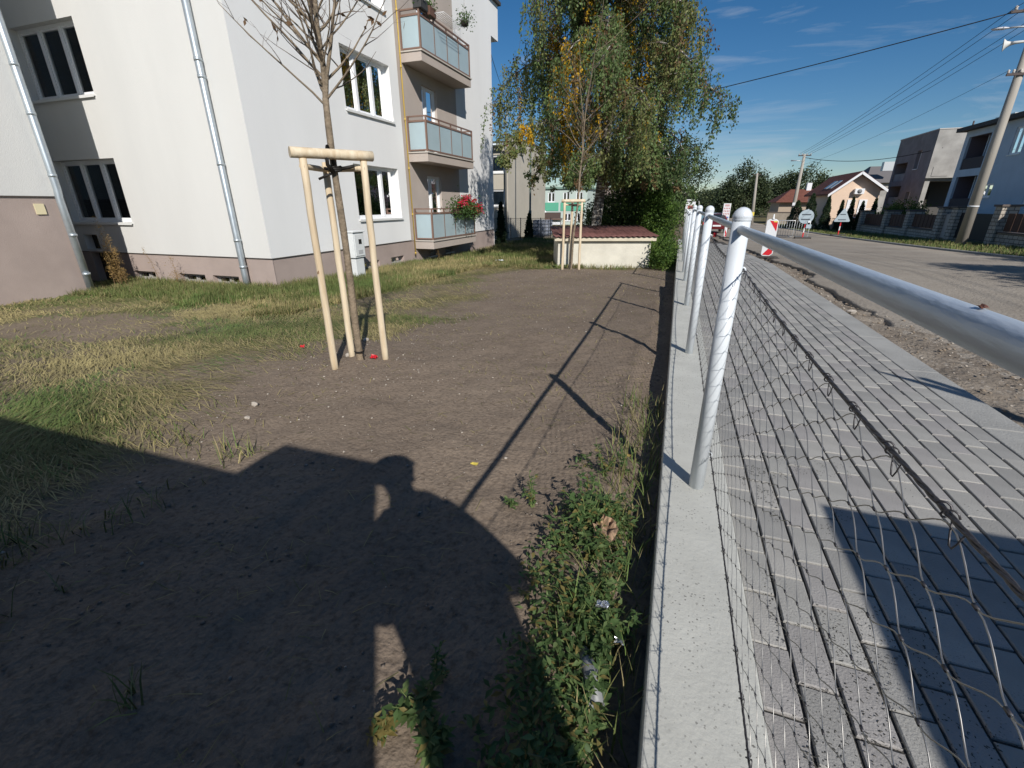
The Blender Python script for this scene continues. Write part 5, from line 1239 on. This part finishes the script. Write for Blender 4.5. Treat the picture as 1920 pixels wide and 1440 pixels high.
# ---- poles, lamps and wires
conc = mat('pole_concrete', (.37, .34, .295), .85, .2, var=.08, vscale=3, bump=.2, bscale=60, stretch=(1, 1, .2)); darkm = mat('dark_steel', (.07, .05, .045), .6, .4); porc = mat('porcelain', (.55, .5, .45), .3)
t = thing('power_pole', 'big concrete power pole with lamp and loudspeaker at the right', 'power pole', (11.76, 25.95, -.45))
m = MB(); m.tube([(11.76, 25.95, -.7), (11.76, 25.95, 8.3)], [.195, .115], 20); m.build('pole', conc, t); m = MB(); m.tube([(11.76, 25.95, 1.10), (11.76, 25.95, 1.15)], .190, 20); m.build('white_band', signw, t)
m = MB(); m.box(11.30, 12.1, 25.76, 25.83, 5.82, 5.90); arm = m.build('bracket_arm', darkm, t)
for x in (11.34, 11.50, 11.72): m = MB(); m.lathe((x, 25.8, 5.9), [(.02, 0), (.05, .03), (.03, .06), (.05, .09), (.02, .13)], 10); m.build('insulator', porc, arm)
m = MB(); m.tube([(11.76, 25.95, 6.95), (11.40, 26.1, 6.97), (11.26, 26.16, 6.96)], [.04, .05, .07], 10); m.tube([(11.26, 26.16, 6.96), (11.16, 26.20, 6.95), (11.08, 26.23, 6.94)], [.07, .12, .22], 14, caps=False); m.build('loudspeaker', mat('speaker_grey', (.60, .60, .58), .5), t)
m = MB(); m.tube([(11.76, 25.95, 7.40), (11.3, 26.14, 7.48), (11.05, 26.25, 7.50)], .03, 8); m.build('lamp_arm', galv, t); m = MB(); m.tube([(11.10, 26.23, 7.50), (10.95, 26.29, 7.51), (10.70, 26.40, 7.54), (10.62, 26.43, 7.55)], [.03, .10, .09, .03], 10, flat=.5); m.build('lamp_head', mat('lamp_white', (.66, .66, .70), .4), t)
m = MB(); m.box(10.85, 12.7, 25.9, 26.0, 7.88, 7.96); arm = m.build('cross_arm', darkm, t)
for x in (11.0, 11.35, 12.15, 12.55): m = MB(); m.lathe((x, 25.95, 7.96), [(.02, 0), (.06, .03), (.035, .07), (.06, .11), (.02, .15)], 10); m.build('insulator', porc, arm)
z = float(zr(52.6)); t = thing('power_pole', 'further grey power pole with a cross arm in front of the peach house', 'power pole', (10.2, 52.6, z)); m = MB(); m.tube([(10.2, 52.65, z - .2), (10.2, 52.65, 5.5)], [.20, .11], 12); m.build('pole', conc, t)
m = MB(); m.box(9.70, 10.75, 52.6, 52.7, 5.34, 5.42); arm = m.build('cross_arm', darkm, t); m = MB(); m.box(10.0, 10.32, 52.4, 52.52, 1.1, 1.36); m.build('notice', signw, t); m = MB(); m.tube([(10.2, 52.65, 4.9), (9.7, 52.7, 4.98), (9.2, 52.75, 5.0)], [.03, .03, .07], 6); m.build('lamp_arm', galv, t)
for x in (9.76, 10.02, 10.4, 10.7): m = MB(); m.lathe((x, 52.65, 5.42), [(.02, 0), (.05, .05), (.02, .14)], 8); m.build('insulator', porc, arm)
z = float(zr(59)); t = thing('power_pole', 'thin concrete pole with a yellow plate behind the nearest fence post', 'power pole', (7.6, 59, z)); m = MB(); m.tube([(7.68, 59.2, z - .2), (7.36, 59.2, 4.35)], [.19, .10], 10); m.build('pole', conc, t); m = MB(); m.box(7.44, 7.74, 58.95, 59.0, .05, .42); m.build('yellow_plate', yel, t); m = MB(); m.box(6.95, 7.75, 59.15, 59.25, 4.15, 4.22); m.build('cross_arm', darkm, t)
for k, (x, y, h, lb) in enumerate(((9.0, 92, 4.9, 'nearest curved street lamp at the far end of the street'), (10.0, 128, 5.2, 'second curved street lamp at the far end of the street'), (5.6, 150, 4.6, 'furthest street lamp rising behind the second fence post'), (2.6, 80, 2.4, 'curved street lamp top right behind the third fence post'))):
    z = float(zr(y)); t = thing('street_lamp', lb, 'street lamp', (x, y, z), 'curved street lamps'); m = MB(); m.tube([(x, y, z)] + [(x, y, z + h)] + [(x - .5 * (1 - math.cos(a)), y, z + h + .5 * math.sin(a)) for a in np.linspace(.2, 1.9, 7)], .075, 8); m.build('pole', mat('lamp_grey', (.42, .42, .40), .6), t); m = MB(); m.tube([(x - .55, y, z + h + .47), (x - 1.3, y, z + h + .55)], [.10, .13], 8, flat=.5); m.build('lamp_head', galv, t)
wirem = mat('wire_black', (.012, .012, .014), .6)
def wire_(label, p, q, sag, r, group='overhead wires'):
    p, q = Vector(p), Vector(q); m = MB(); n = 28; m.tube([p + (q - p) * i / n + Vector((0, 0, -sag * 4 * (i / n) * (1 - i / n))) for i in range(n + 1)], r, 5); return tag(m.build('overhead_wire', wirem, smooth=True), label, 'wire', group)
for x, x2, lb in ((11.0, 9.76, 'leftmost'), (11.35, 10.02, 'second from left'), (12.15, 10.4, 'third from left'), (12.55, 10.7, 'rightmost')):
    wire_('%s of the four thin wires between the two power poles' % lb, (x, 25.95, 8.08), (x2, 52.65, 5.52), .25, .010)
    wire_('%s of the four wires leading from the big pole towards the viewer' % lb, (x, 25.95, 8.08), (x + .4, -6, 9.0), .4, .010)
wire_('thick black cable crossing the sky from the big pole to the beige house', (11.0, 26.1, 7.95), (-9.3, 31.5, 5.75), .18, .020)
wire_('slack cable from the further power pole to the grey house', (10.3, 52.6, 5.2), (17.5, 45.08, 5.0), .55, .022)
wire_('thin wire from the bracket of the big pole down the street', (11.34, 25.8, 6.0), (10.2, 52.5, 4.6), .3, .007)
wire_('thin wire to the roof antenna of the beige house', (-7.4, 18.86, 6.6), (-9.3, 26, 6.4), .1, .010)

# ================================================================== RIGHT SIDE OF THE STREET
def brickmat(name, c1, c2, mortar, scale, rot=False):
    if name in MATS: return MATS[name]
    m = mat(name, c1, .9, .15); t = m.node_tree; b = t.nodes['Principled BSDF']; l = t.links.new
    br = t.nodes.new('ShaderNodeTexBrick'); tc_ = t.nodes.new('ShaderNodeTexCoord'); sp = t.nodes.new('ShaderNodeSeparateXYZ'); ad = t.nodes.new('ShaderNodeMath'); cb = t.nodes.new('ShaderNodeCombineXYZ')
    l(tc_.outputs['Object'], sp.inputs[0]); l(sp.outputs['X'], ad.inputs[0]); l(sp.outputs['Y'], ad.inputs[1]); l(ad.outputs[0], cb.inputs['X']); l(sp.outputs['Z'], cb.inputs['Y']); l(cb.outputs[0], br.inputs['Vector'])
    br.inputs['Color1'].default_value = (*c1, 1); br.inputs['Color2'].default_value = (*c2, 1); br.inputs['Mortar'].default_value = (*mortar, 1); br.inputs['Scale'].default_value = scale; br.inputs['Mortar Size'].default_value = .016; br.inputs['Brick Width'].default_value = .32; br.inputs['Row Height'].default_value = .16
    bp = t.nodes.new('ShaderNodeBump'); bp.inputs['Strength'].default_value = .6; bp.inputs['Distance'].default_value = .01; l(br.outputs['Fac'], bp.inputs['Height']); bp.invert = True; l(bp.outputs['Normal'], b.inputs['Normal']); l(br.outputs['Color'], b.inputs['Base Color']); return m
whiteb = brickmat('white_brick', (.56, .50, .42), (.44, .39, .33), (.16, .14, .12), 1.0); capm = mat('pillar_cap', (.14, .115, .10), .8); panelb = mat('brown_panel', (.10, .055, .04), .75); iron = mat('black_iron', (.02, .02, .022), .6)
bf = thing('brick_fence', 'white brick pillar fence with dark caps in front of the houses across the road', 'fence', (13.3, 36, -.6)); FX = 13.1
PY = [(20.5, .75), (23.6, .75), (26.65, .60), (30.2, .62), (31.6, .55), (35.4, .75), (38.8, .80), (43.4, .80), (46.4, .80), (50.2, .8), (54.2, .8), (58.4, .8), (62.8, .8)]
for k, (y, w) in enumerate(PY):
    z = float(zr(y)); h = 1.55 if y < 33 else 1.42; m = MB(); m.box(FX, FX + w, y, y + .5, z - .3, z + h); p = m.build('pillar', whiteb, bf, bevel=.008); m = MB(); m.box(FX - .06, FX + w + .06, y - .06, y + .56, z + h + .002, z + h + .09); m.build('cap', capm, p, bevel=.01)
for a, b in zip(PY, PY[1:]):
    y0, y1 = a[0] + .5, b[0]; z = float(zr(y0)); gate = abs(y0 - 27.15) < .1 or abs(y0 - 30.7) < .1
    if gate:
        m = MB(); y0 += .05; y1 -= .05; m.box(FX + .2, FX + .24, y0, y1, z + .08, z + 1.25); m.build('gate', iron if y0 < 30 else mat('white_gate', (.5, .46, .42), .6), bf); continue
    m = MB(); m.box(FX + .12, FX + .42, y0 + .003, y1 - .003, z - .4, z + .42); m.build('low_wall', whiteb, bf); m = MB(); m.box(FX + .08, FX + .46, y0 + .004, y1 - .004, z + .422, z + .47); m.build('coping', capm, bf)
    n = max(3, int((y1 - y0) / .45))
    for q in range(n): m = MB(); ya = y0 + .06 + (y1 - y0 - .12) * q / n; m.box(FX + .24, FX + .29, ya, ya + (y1 - y0 - .12) / n - .05, z + .50, z + 1.22); m.build('panel', panelb, bf)
# kerb
kb = MB(); yk = np.arange(10, 60, 1.0)
kerb = thing('far_kerb', 'worn kerb along the far edge of the road', 'kerb', (9.0, 30, -.6))
for a, b in zip(yk, yk[1:]): m = MB(); z0, z1 = float(zr(a)), float(zr(b)); m.hexa([(8.98, a + .01, z0 - .2), (9.12, a + .01, z0 - .2), (8.98, b, z1 - .2), (9.12, b, z1 - .2), (8.98, a + .01, z0 + .06), (9.12, a + .01, z0 + .06), (8.98, b, z1 + .06), (9.12, b, z1 + .06)]); m.build('kerb_stone', MATS['concrete_margin'], kerb, bevel=.01)

# white-blue house at the right edge
bluew = mat('bluish_render', (.52, .60, .68), .9, .15, var=.04, vscale=1.5); conc2 = mat('raw_concrete', (.36, .345, .32), .92, .15, var=.16, vscale=1.2, bump=.3, bscale=30); loggia = mat('dark_loggia', (.17, .14, .16), .9)
h1 = thing('bluish_house', 'bluish white house with recessed balconies at the right edge', 'house', (16, 34, -.6)); WR = Wall((16, 38.7, 0), (0, -1, 0), (-1, 0, 0))
logs = [(.45, 2.75, .9, 2.75), (.45, 2.75, 3.15, 4.95)]; win1 = [(3.5, 4.6, 1.55, 2.25), (4.9, 5.9, 3.6, 4.9), (7.5, 8.8, 3.6, 4.9), (7.5, 8.8, 1.2, 2.4)]
m = MB(); WR.grid(m, 0, 16, -1.2, 5.30, logs, 1.2); WR.grid
m2 = MB(); WR.grid(m2, 0, 16, -1.2, 5.30, logs + win1, .12); m2.poly([(16, 38.7, -1.2), (26, 38.7, -1.2), (26, 38.7, 5.3), (16, 38.7, 5.3)]); m2.poly([(16, 22.7, -1.2), (26, 22.7, -1.2), (26, 22.7, 5.3), (16, 22.7, 5.3)]); m2.build('wall', bluew, h1)
for h in logs:
    m = MB(); a, b, c, d = h; q = -1.2
    for pp in ([(a, c, q), (b, c, q), (b, d, q), (a, d, q)], [(a, c, -.12), (b, c, -.12), (b, c, q), (a, c, q)], [(a, d, -.12), (b, d, -.12), (b, d, q), (a, d, q)], [(a, c, -.12), (a, d, -.12), (a, d, q), (a, c, q)], [(b, c, -.12), (b, d, -.12), (b, d, q), (b, c, q)]): m.poly([WR.p(*x) for x in pp])
    lg = m.build('loggia', loggia, h1); m = MB(); WR.box(m, a, b, c, c + .62, -.10, -.05); m.build('balustrade', mat('dark_panel', (.07, .06, .065), .8), lg); m = MB(); WR.box(m, a + .9, a + 1.0, c, d, -.62, -.52); m.build('column', bluew, lg)
for h in win1: window(WR, h1, *h, cuts=(.5,), dn=.11, cur=(0,))
m = MB(); m.box(15.6, 26.5, 22.2, 39.1, 5.302, 5.52); m.build('roof', mat('roof_dark', (.07, .065, .065), .8), h1); m = MB(); m.box(17.0, 18.6, 36.6, 38.4, 5.525, 5.95); m.build('roof_hatch', galv, h1)
# grey concrete house with a lit upper wall; shade coloured into its darker walls
h2 = thing('grey_house', 'unfinished grey concrete house with overhanging upper floor', 'house', (17, 48, -.7)); W5 = Wall((17, 51.7, 0), (0, -1, 0), (-1, 0, 0))
rec = [(.35, 2.7, 3.0, 4.35), (.35, 2.7, 1.2, 2.6), (.35, 2.7, -1.0, .9)]; wi = [(4.0, 4.75, 3.75, 5.05), (4.0, 4.75, .7, 2.1)]
m = MB(); W5.grid(m, 0, 6.6, -1.2, 6.2, rec + wi, .9); m.build('wall', mat('shaded_concrete', (.27, .25, .245), .92, .15, var=.12, vscale=1.5), h2)  # street face is in shade, so its concrete is coloured darker
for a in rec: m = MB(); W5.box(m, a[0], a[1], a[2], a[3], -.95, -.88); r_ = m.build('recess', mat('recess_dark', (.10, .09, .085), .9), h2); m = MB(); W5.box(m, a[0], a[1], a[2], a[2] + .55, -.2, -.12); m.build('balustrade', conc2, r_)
for a in wi: window(W5, h2, *a, cuts=(.5,), dn=.3, cur=())
m = MB(); m.box(17.002, 26, 45.1, 45.4, 3.0, 6.2); m.build('upper_wall', conc2, h2); m = MB(); m.box(17.6, 26, 47.5, 47.7, -1.2, 2.9); m.build('ground_wall', mat('shaded_concrete2', (.10, .095, .09), .92), h2); m = MB(); m.box(17.003, 26, 45.41, 51.69, 2.80, 2.998); m.build('floor_slab', conc2, h2); m = MB(); m.box(16.97, 26, 45.07, 51.73, 6.202, 6.27); m.build('parapet_cap', mat('pale_cap', (.5, .48, .45), .8), h2)  # ground wall coloured near black for the shade under the overhang
m = MB(); m.box(17.3, 18.3, 45.07, 45.098, 3.12, 3.75); m.build('hatch', conc2, h2); m = MB(); m.tube([(19.2, 46, 6.27), (19.2, 46, 6.75)], .05, 6); m.build('vent_pipe', darkm, h2); m = MB(); m.box(17.05, 17.35, 45.15, 45.4, -1.2, 2.79); m.build('column', conc2, h2)
# peach gabled house
h3 = thing('peach_house', 'peach gabled house with red tiled roof and white shutters', 'house', (12.6, 44, -.7)); peach = mat('peach_render', (.74, .565, .43), .9, .15, var=.03, vscale=1.5); tiles = mat('roof_tiles', (.17, .068, .048), .8, .2, var=.2, vscale=3, bump=.9, bscale=14, stretch=(1, 4, 1))
gx0, gx1, gy0, gy1 = 10.75, 14.45, 46.0, 53.5; ex, rz_ = 12.95, 3.72; s_ = 46 / 44.
m = MB(); pts = [(11.45, -1.2), (14.7, -1.2), (14.7, 2.33), (13.05, 3.47), (11.45, 2.13)]; n = 5
m.add([(a, gy0, c) for a, c in pts] + [(a, gy1, c) for a, c in pts], [tuple(range(n)), tuple(range(2 * n - 1, n - 1, -1))] + [(i, n + i, n + (i + 1) % n, (i + 1) % n) for i in range(n)]); m.build('wall', peach, h3)
def slab(p0, p1, th, y0, y1, nm, mm, par): b = MB(); (a, c), (d, e) = p0, p1; b.hexa([(a, y0, c), (d, y0, e), (a, y1, c), (d, y1, e), (a, y0, c + th), (d, y0, e + th), (a, y1, c + th), (d, y1, e + th)]); return b.build(nm, mm, par)
rf = slab((11.1, 1.88), (13.045, 3.50), .12, 45.5, 53.8, 'roof', tiles, h3); slab((13.055, 3.50), (14.98, 2.20), .12, 45.5, 53.8, 'roof', tiles, h3)
slab((11.07, 1.75), (13.04, 3.38), .20, 45.44, 45.495, 'verge_board', pvc, h3); slab((13.06, 3.38), (15.01, 2.07), .20, 45.44, 45.495, 'verge_board', pvc, h3)
for k in range(2): b = MB(); x = 11.5 + .3 * k; b.hexa([(11.6, 47.2 + 1.3 * k, 2.40), (12.3, 47.2 + 1.3 * k, 2.98), (11.6, 48.0 + 1.3 * k, 2.40), (12.3, 48.0 + 1.3 * k, 2.98), (11.57, 47.2 + 1.3 * k, 2.46), (12.27, 47.2 + 1.3 * k, 3.04), (11.57, 48.0 + 1.3 * k, 2.46), (12.27, 48.0 + 1.3 * k, 3.04)]); b.build('skylight', mat('skylight_glass', (.25, .30, .34), .2), rf)
W6 = Wall((11.3, 46, 0), (1, 0, 0), (0, -1, 0))
for a in (1.35, 2.15): m = MB(); W6.box(m, a, a + .55, .35, 1.55, .005, .05); m.build('shutter', pvc, h3)
m = MB(); W6.box(m, 1.6, 2.25, 1.95, 2.35, .02, .35); ac = m.build('air_conditioner', pvc, h3, bevel=.02); m = MB(); m.lathe((11.3 + 1.92, 45.64, 2.15), [(.16, 0), (.16, .01), (.02, .012)], 16, axis='Y'); m.build('fan', mat('fan_grey', (.2, .2, .2), .6), ac)
m = MB(); W6.box(m, 1.2, 2.8, .18, .24, .01, .9); m.build('balcony_slab', pvc, h3); m = MB()
for k in range(12): x = 11.3 + 1.2 + 1.6 * k / 11; m.tube([(x, 45.12, .24), (x, 45.12, .85)], .012, 4)
m.tube([(12.5, 45.12, .86), (14.1, 45.12, .86)], .02, 6); m.build('balcony_rail', pvc, h3)
h4 = thing('far_house', 'grey and red roofs of houses behind the peach house', 'house', (20, 70, -.8)); m = MB(); m.box(19.5, 25, 66, 74, -1.2, 3.4); m.build('wall', conc2, h4); m = MB(); m.hexa([(19.3, 65.6, 3.4), (25.2, 65.6, 3.4), (19.3, 74.2, 3.4), (25.2, 74.2, 3.4), (20.6, 69.5, 5.3), (25.2, 69.5, 5.3), (20.6, 70, 5.3), (25.2, 70, 5.3)]); m.build('roof', mat('grey_tiles', (.16, .15, .15), .85), h4); m = MB(); m.box(20.6, 21.8, 65.5, 66.2, 4.6, 5.5); m.build('dormer', galv, h4)
h5 = thing('brown_roof_house', 'low house with brown roof left of the peach house', 'house', (11, 66, -.8)); m = MB(); m.box(11.2, 15.5, 66, 72, -1.2, 1.4); m.build('wall', mat('tan_wall', (.42, .34, .26), .9), h5); m = MB(); m.hexa([(10.7, 65.4, 1.42), (16, 65.4, 1.42), (10.7, 72.5, 1.42), (16, 72.5, 1.42), (12.6, 68.5, 2.9), (15.9, 68.5, 2.9), (12.6, 69, 2.9), (15.9, 69, 2.9)]); m.build('roof', tiles, h5); m = MB(); m.box(14.2, 14.7, 68.2, 68.8, 2.4, 3.6); m.build('chimney', pvc, h5)
gw = thing('garden_wall', 'long tan garden wall beyond the barriers', 'wall', (11, 62, -.8)); m = MB(); m.box(9.3, 12.6, 60.5, 60.8, -1.4, .35); m.build('wall', mat('tan_block', (.30, .26, .21), .92, var=.1, vscale=3), gw, bevel=.02); m = MB(); m.box(9.25, 12.65, 60.44, 60.86, .352, .42); m.build('coping', capm, gw)
for k, (x, y, h, w, lb) in enumerate(((10.9, 45.0, 2.1, .34, 'dark cone evergreen left of the peach gable'), (11.75, 44.6, 1.85, .22, 'first narrow evergreen against the peach wall'), (12.35, 44.4, 2.05, .24, 'second narrow evergreen against the peach wall'), (13.0, 44.3, 1.75, .26, 'third narrow evergreen below the white shutters'), (13.75, 44.2, 1.95, .24, 'fourth narrow evergreen right of the shutters'), (10.1, 46.5, 2.4, .55, 'wide dark evergreen beside the further power pole'), (9.4, 48, 1.9, .6, 'round dark evergreen left of the further power pole'))):
    thuja(lb, x * 1.02, y, float(zr(y)), h + .35, w * 1.25, 20 + k, 'evergreens in the front garden of the peach house')
tree('garden_bush', 'bright green bush between the peach house and the grey house', rb(15.4, 42.5), [((0, 0, 1.2), (1.3, 1.0, 1.0)), ((-.9, 0, .9), (.8, .8, .7))], .12, 'bright', 61, 'bush', nclump=90, per=60, cl=.2)
tree('garden_bush', 'green bush behind the rightmost brick pillar', rb(14.9, 26.2), [((0, 0, .9), (.7, .8, .9))], .09, 'bright', 62, 'bush', nclump=70, per=60, cl=.16)
tree('garden_bush', 'dark bush behind the fence near the triangular sign', rb(14.6, 53), [((0, 0, .9), (1.2, 1.2, 1.0))], .13, 'dark', 63, 'bush', nclump=70, per=50, cl=.2)

# ================================================================== BEHIND THE CAMERA: what throws the shadows into the picture
tree('street_tree', 'street tree out of frame whose crown shades the road', rb(10.4, 4.2), [((0, 0, 4.0), (1.5, 1.6, 1.4)), ((.4, 2.2, 4.6), (1.1, 1.4, 1.1))], .16, 'dark', 71, nclump=90, per=60, cl=.25, trunk_r=.14)
tree('street_tree', 'street tree out of frame on the verge shading the fence', rb(12.6, 9.5), [((0, 0, 3.4), (1.5, 2.4, 1.3)), ((.5, 3.0, 3.2), (1.3, 1.8, 1.2))], .18, 'dark', 72, nclump=90, per=60, cl=.28, trunk_r=.14)
t = thing('shadow_box', 'added grey shadow container out of frame behind the photographer', 'caster', (-1.8, -2.2, 0)); shadow_boxm = mat('shadow_box_grey', (.30, .32, .33), .6, .3)  # added stand-in for whatever unseen box throws the long straight shadow
m = MB(); m.box(-4.1, .530, -3.4, -1.0, .10, 2.035); cb_ = m.build('body', shadow_boxm, t)
m = MB()
for k in range(24): m.box(-4.0 + .185 * k, -3.9 + .185 * k, -.999, -.985, .2, 1.93)
m.build('corrugation', shadow_boxm, cb_); m = MB(); m.box(-4.1, .517, -3.4, -1.0, -.1, .098); m.build('skids', darkm, t)
m = MB(); m.add([(-.163, -1.9, 2.037), (.530, -1.9, 2.037), (.530, -.99, 2.037), (-.163, -.99, 2.037), (-.083, -1.9, 2.29), (.530, -1.9, 2.29), (.530, -.99, 2.29), (-.083, -.99, 2.29)], [(0, 3, 2, 1), (4, 5, 6, 7), (0, 1, 5, 4), (1, 2, 6, 5), (2, 3, 7, 6), (3, 0, 4, 7)]); m.build('shadow_step', galv, t)
t = thing('shadow_block', 'grey block out of frame, added to cast the large pavement shadow', 'cabinet', (2.6, -.4, .09)); m = MB(); m.box(1.93, 2.9, -.9, .13, .10, 1.60); cb_ = m.build('body', MATS['grey_steel'], t, bevel=.01); m = MB(); m.box(2.0, 2.4, .132, .145, .2, 1.5); m.build('door', MATS['grey_steel'], cb_); m = MB(); m.box(2.43, 2.85, .132, .145, .2, 1.5); m.build('door', MATS['grey_steel'], cb_)  # added block, placed so its shadow falls across the pavement
t = thing('shadow_plates', 'two plates on a post out of frame, shaped to cast pavement shadows', 'road sign', (3.46, 1.55, .03)); sign_post(t, 3.50, 1.36, .03, 2.15, False)  # added, unseen; both plates are skewed to cast the small pavement shadows
m = MB(); m.add([(3.32, 1.33, 2.28), (3.52, 1.22, 2.16), (3.62, 1.17, 1.78), (3.42, 1.30, 1.86), (3.32, 1.36, 2.28), (3.52, 1.25, 2.16), (3.62, 1.20, 1.78), (3.42, 1.33, 1.86)], [(0, 1, 2, 3), (7, 6, 5, 4), (0, 4, 5, 1), (1, 5, 6, 2), (2, 6, 7, 3), (3, 7, 4, 0)]); m.build('plate', signgrey, t)
m = MB(); m.add([(3.42, 1.35, 1.72), (3.58, 1.25, 1.62), (3.62, 1.22, 1.1), (3.44, 1.34, 1.2), (3.42, 1.38, 1.72), (3.58, 1.28, 1.62), (3.62, 1.25, 1.1), (3.44, 1.37, 1.2)], [(0, 1, 2, 3), (7, 6, 5, 4), (0, 4, 5, 1), (1, 5, 6, 2), (2, 6, 7, 3), (3, 7, 4, 0)]); m.build('lower_plate', signgrey, t)

# photographer leaning over the rail
def person():
    t = thing('person', 'photographer out of frame in dark jacket and cap leaning over the rail with a phone', 'person', (.5, -.35, .09))
    me = bpy.data.meshes.new('body')
    J = {'pelvis': (.44, -.36, .98, .165), 'spine': (.38, -.34, 1.14, .19), 'chest': (.27, -.29, 1.32, .185), 'neck': (.15, -.235, 1.455, .060), 'chin': (.105, -.20, 1.49, .064), 'head': (.072, -.185, 1.545, .088), 'crown': (.062, -.185, 1.585, .078),
         'hipL': (.36, -.38, .92, .115), 'kneeL': (.38, -.40, .52, .075), 'ankL': (.43, -.44, .17, .046), 'toeL': (.37, -.33, .125, .036), 'hipR': (.52, -.36, .92, .115), 'kneeR': (.58, -.34, .52, .075), 'ankR': (.62, -.40, .17, .046), 'toeR': (.55, -.28, .125, .036),
         'shR': (.30, -.17, 1.405, .075), 'elR': (.55, -.13, 1.10, .068), 'wrR': (.12, -.105, 1.19, .036), 'hdR': (.068, -.09, 1.225, .030),
         'shL': (.12, -.38, 1.36, .080), 'elL': (.08, -.29, 1.00, .066), 'wrL': (-.02, -.17, 1.17, .036), 'hdL': (-.070, -.12, 1.225, .030)}
    E = [('pelvis', 'spine'), ('spine', 'chest'), ('chest', 'neck'), ('neck', 'chin'), ('chin', 'head'), ('head', 'crown'), ('pelvis', 'hipL'), ('hipL', 'kneeL'), ('kneeL', 'ankL'), ('ankL', 'toeL'), ('pelvis', 'hipR'), ('hipR', 'kneeR'), ('kneeR', 'ankR'), ('ankR', 'toeR'),
         ('chest', 'shR'), ('shR', 'elR'), ('elR', 'wrR'), ('wrR', 'hdR'), ('chest', 'shL'), ('shL', 'elL'), ('elL', 'wrL'), ('wrL', 'hdL')]
    rad = {k: v[3] for k, v in J.items()}; pos = {k: Vector(v[:3]) for k, v in J.items()}
    rnd = random.Random(1)
    for s, sg in (('R', 1), ('L', -1)):      # four fingers and a thumb closing on the phone's edge
        h = pos['hd' + s]; fwd3 = Vector((-.3, .9, 0))
        for k in range(5):
            n1, n2 = 'f%s%da' % (s, k), 'f%s%db' % (s, k)
            if k < 4: a = h + Vector((-sg * .012, .020 - .006 * k, .028 - .017 * k)); b = a + Vector((-sg * .026, .030 - .003 * abs(k - 1), -.004))
            else: a = h + Vector((-sg * .012, -.02, .012)); b = a + Vector((-sg * .03, .012, .010))
            pos[n1], pos[n2] = a, b; rad[n1], rad[n2] = .0085, .007; E += [('hd' + s, n1), (n1, n2)]
    names = list(pos); me.from_pydata([pos[n] for n in names], [(names.index(a), names.index(b)) for a, b in E], []); me.update()
    o = bpy.data.objects.new('body', me); COL.objects.link(o); attach(o, t)
    sk = o.modifiers.new('skin', 'SKIN'); sd = me.skin_vertices[0].data if me.skin_vertices else None
    if sd is None:
        import bmesh
        bm = bmesh.new(); bm.from_mesh(me); bm.verts.layers.skin.verify(); bm.to_mesh(me); bm.free(); sd = me.skin_vertices[0].data
    for i, n in enumerate(names): sd[i].radius = (rad[n], rad[n])
    sd[0].use_root = True
    ss = o.modifiers.new('sub', 'SUBSURF'); ss.levels = 2; ss.render_levels = 2
    o.data.materials.append(mat('dark_jacket', (.035, .035, .04), .9))
    c = MB(); c.lathe((.066, -.185, 1.565), [(.104, -.02), (.106, .02), (.095, .055), (.06, .080), (.01, .088)], 18); c.tube([(.066, -.10, 1.55), (.04, -.06, 1.545)], [.07, .055], 12, flat=.12); c.build('cap', mat('cap_cloth', (.05, .05, .055), .9), t)
    for nm, w in (('nose', (.045, -.095, 1.53, .014)), ('ear', (.162, -.17, 1.53, .018)), ('ear', (-.028, -.20, 1.53, .018))):
        e = MB(); e.blob(w[:3], w[3], 1, amp=.05); e.build(nm, mat('skin', (.50, .30, .22), .6), t)
person()
ph = thing('phone', 'dark phone held out of frame by the photographer', 'phone', (0, 0, CZ), local=True)
m = MB(); m.box(-.078, .078, -.0375, .0375, .006, .0145); o = m.build('case', mat('phone_black', (.01, .01, .012), .3), ph, bevel=.003)
ph.matrix_world = cam_ob.matrix_world.copy()

for o in list(bpy.data.objects):
    if '_local' in o: del o['_local']
SC.render.engine = 'CYCLES'
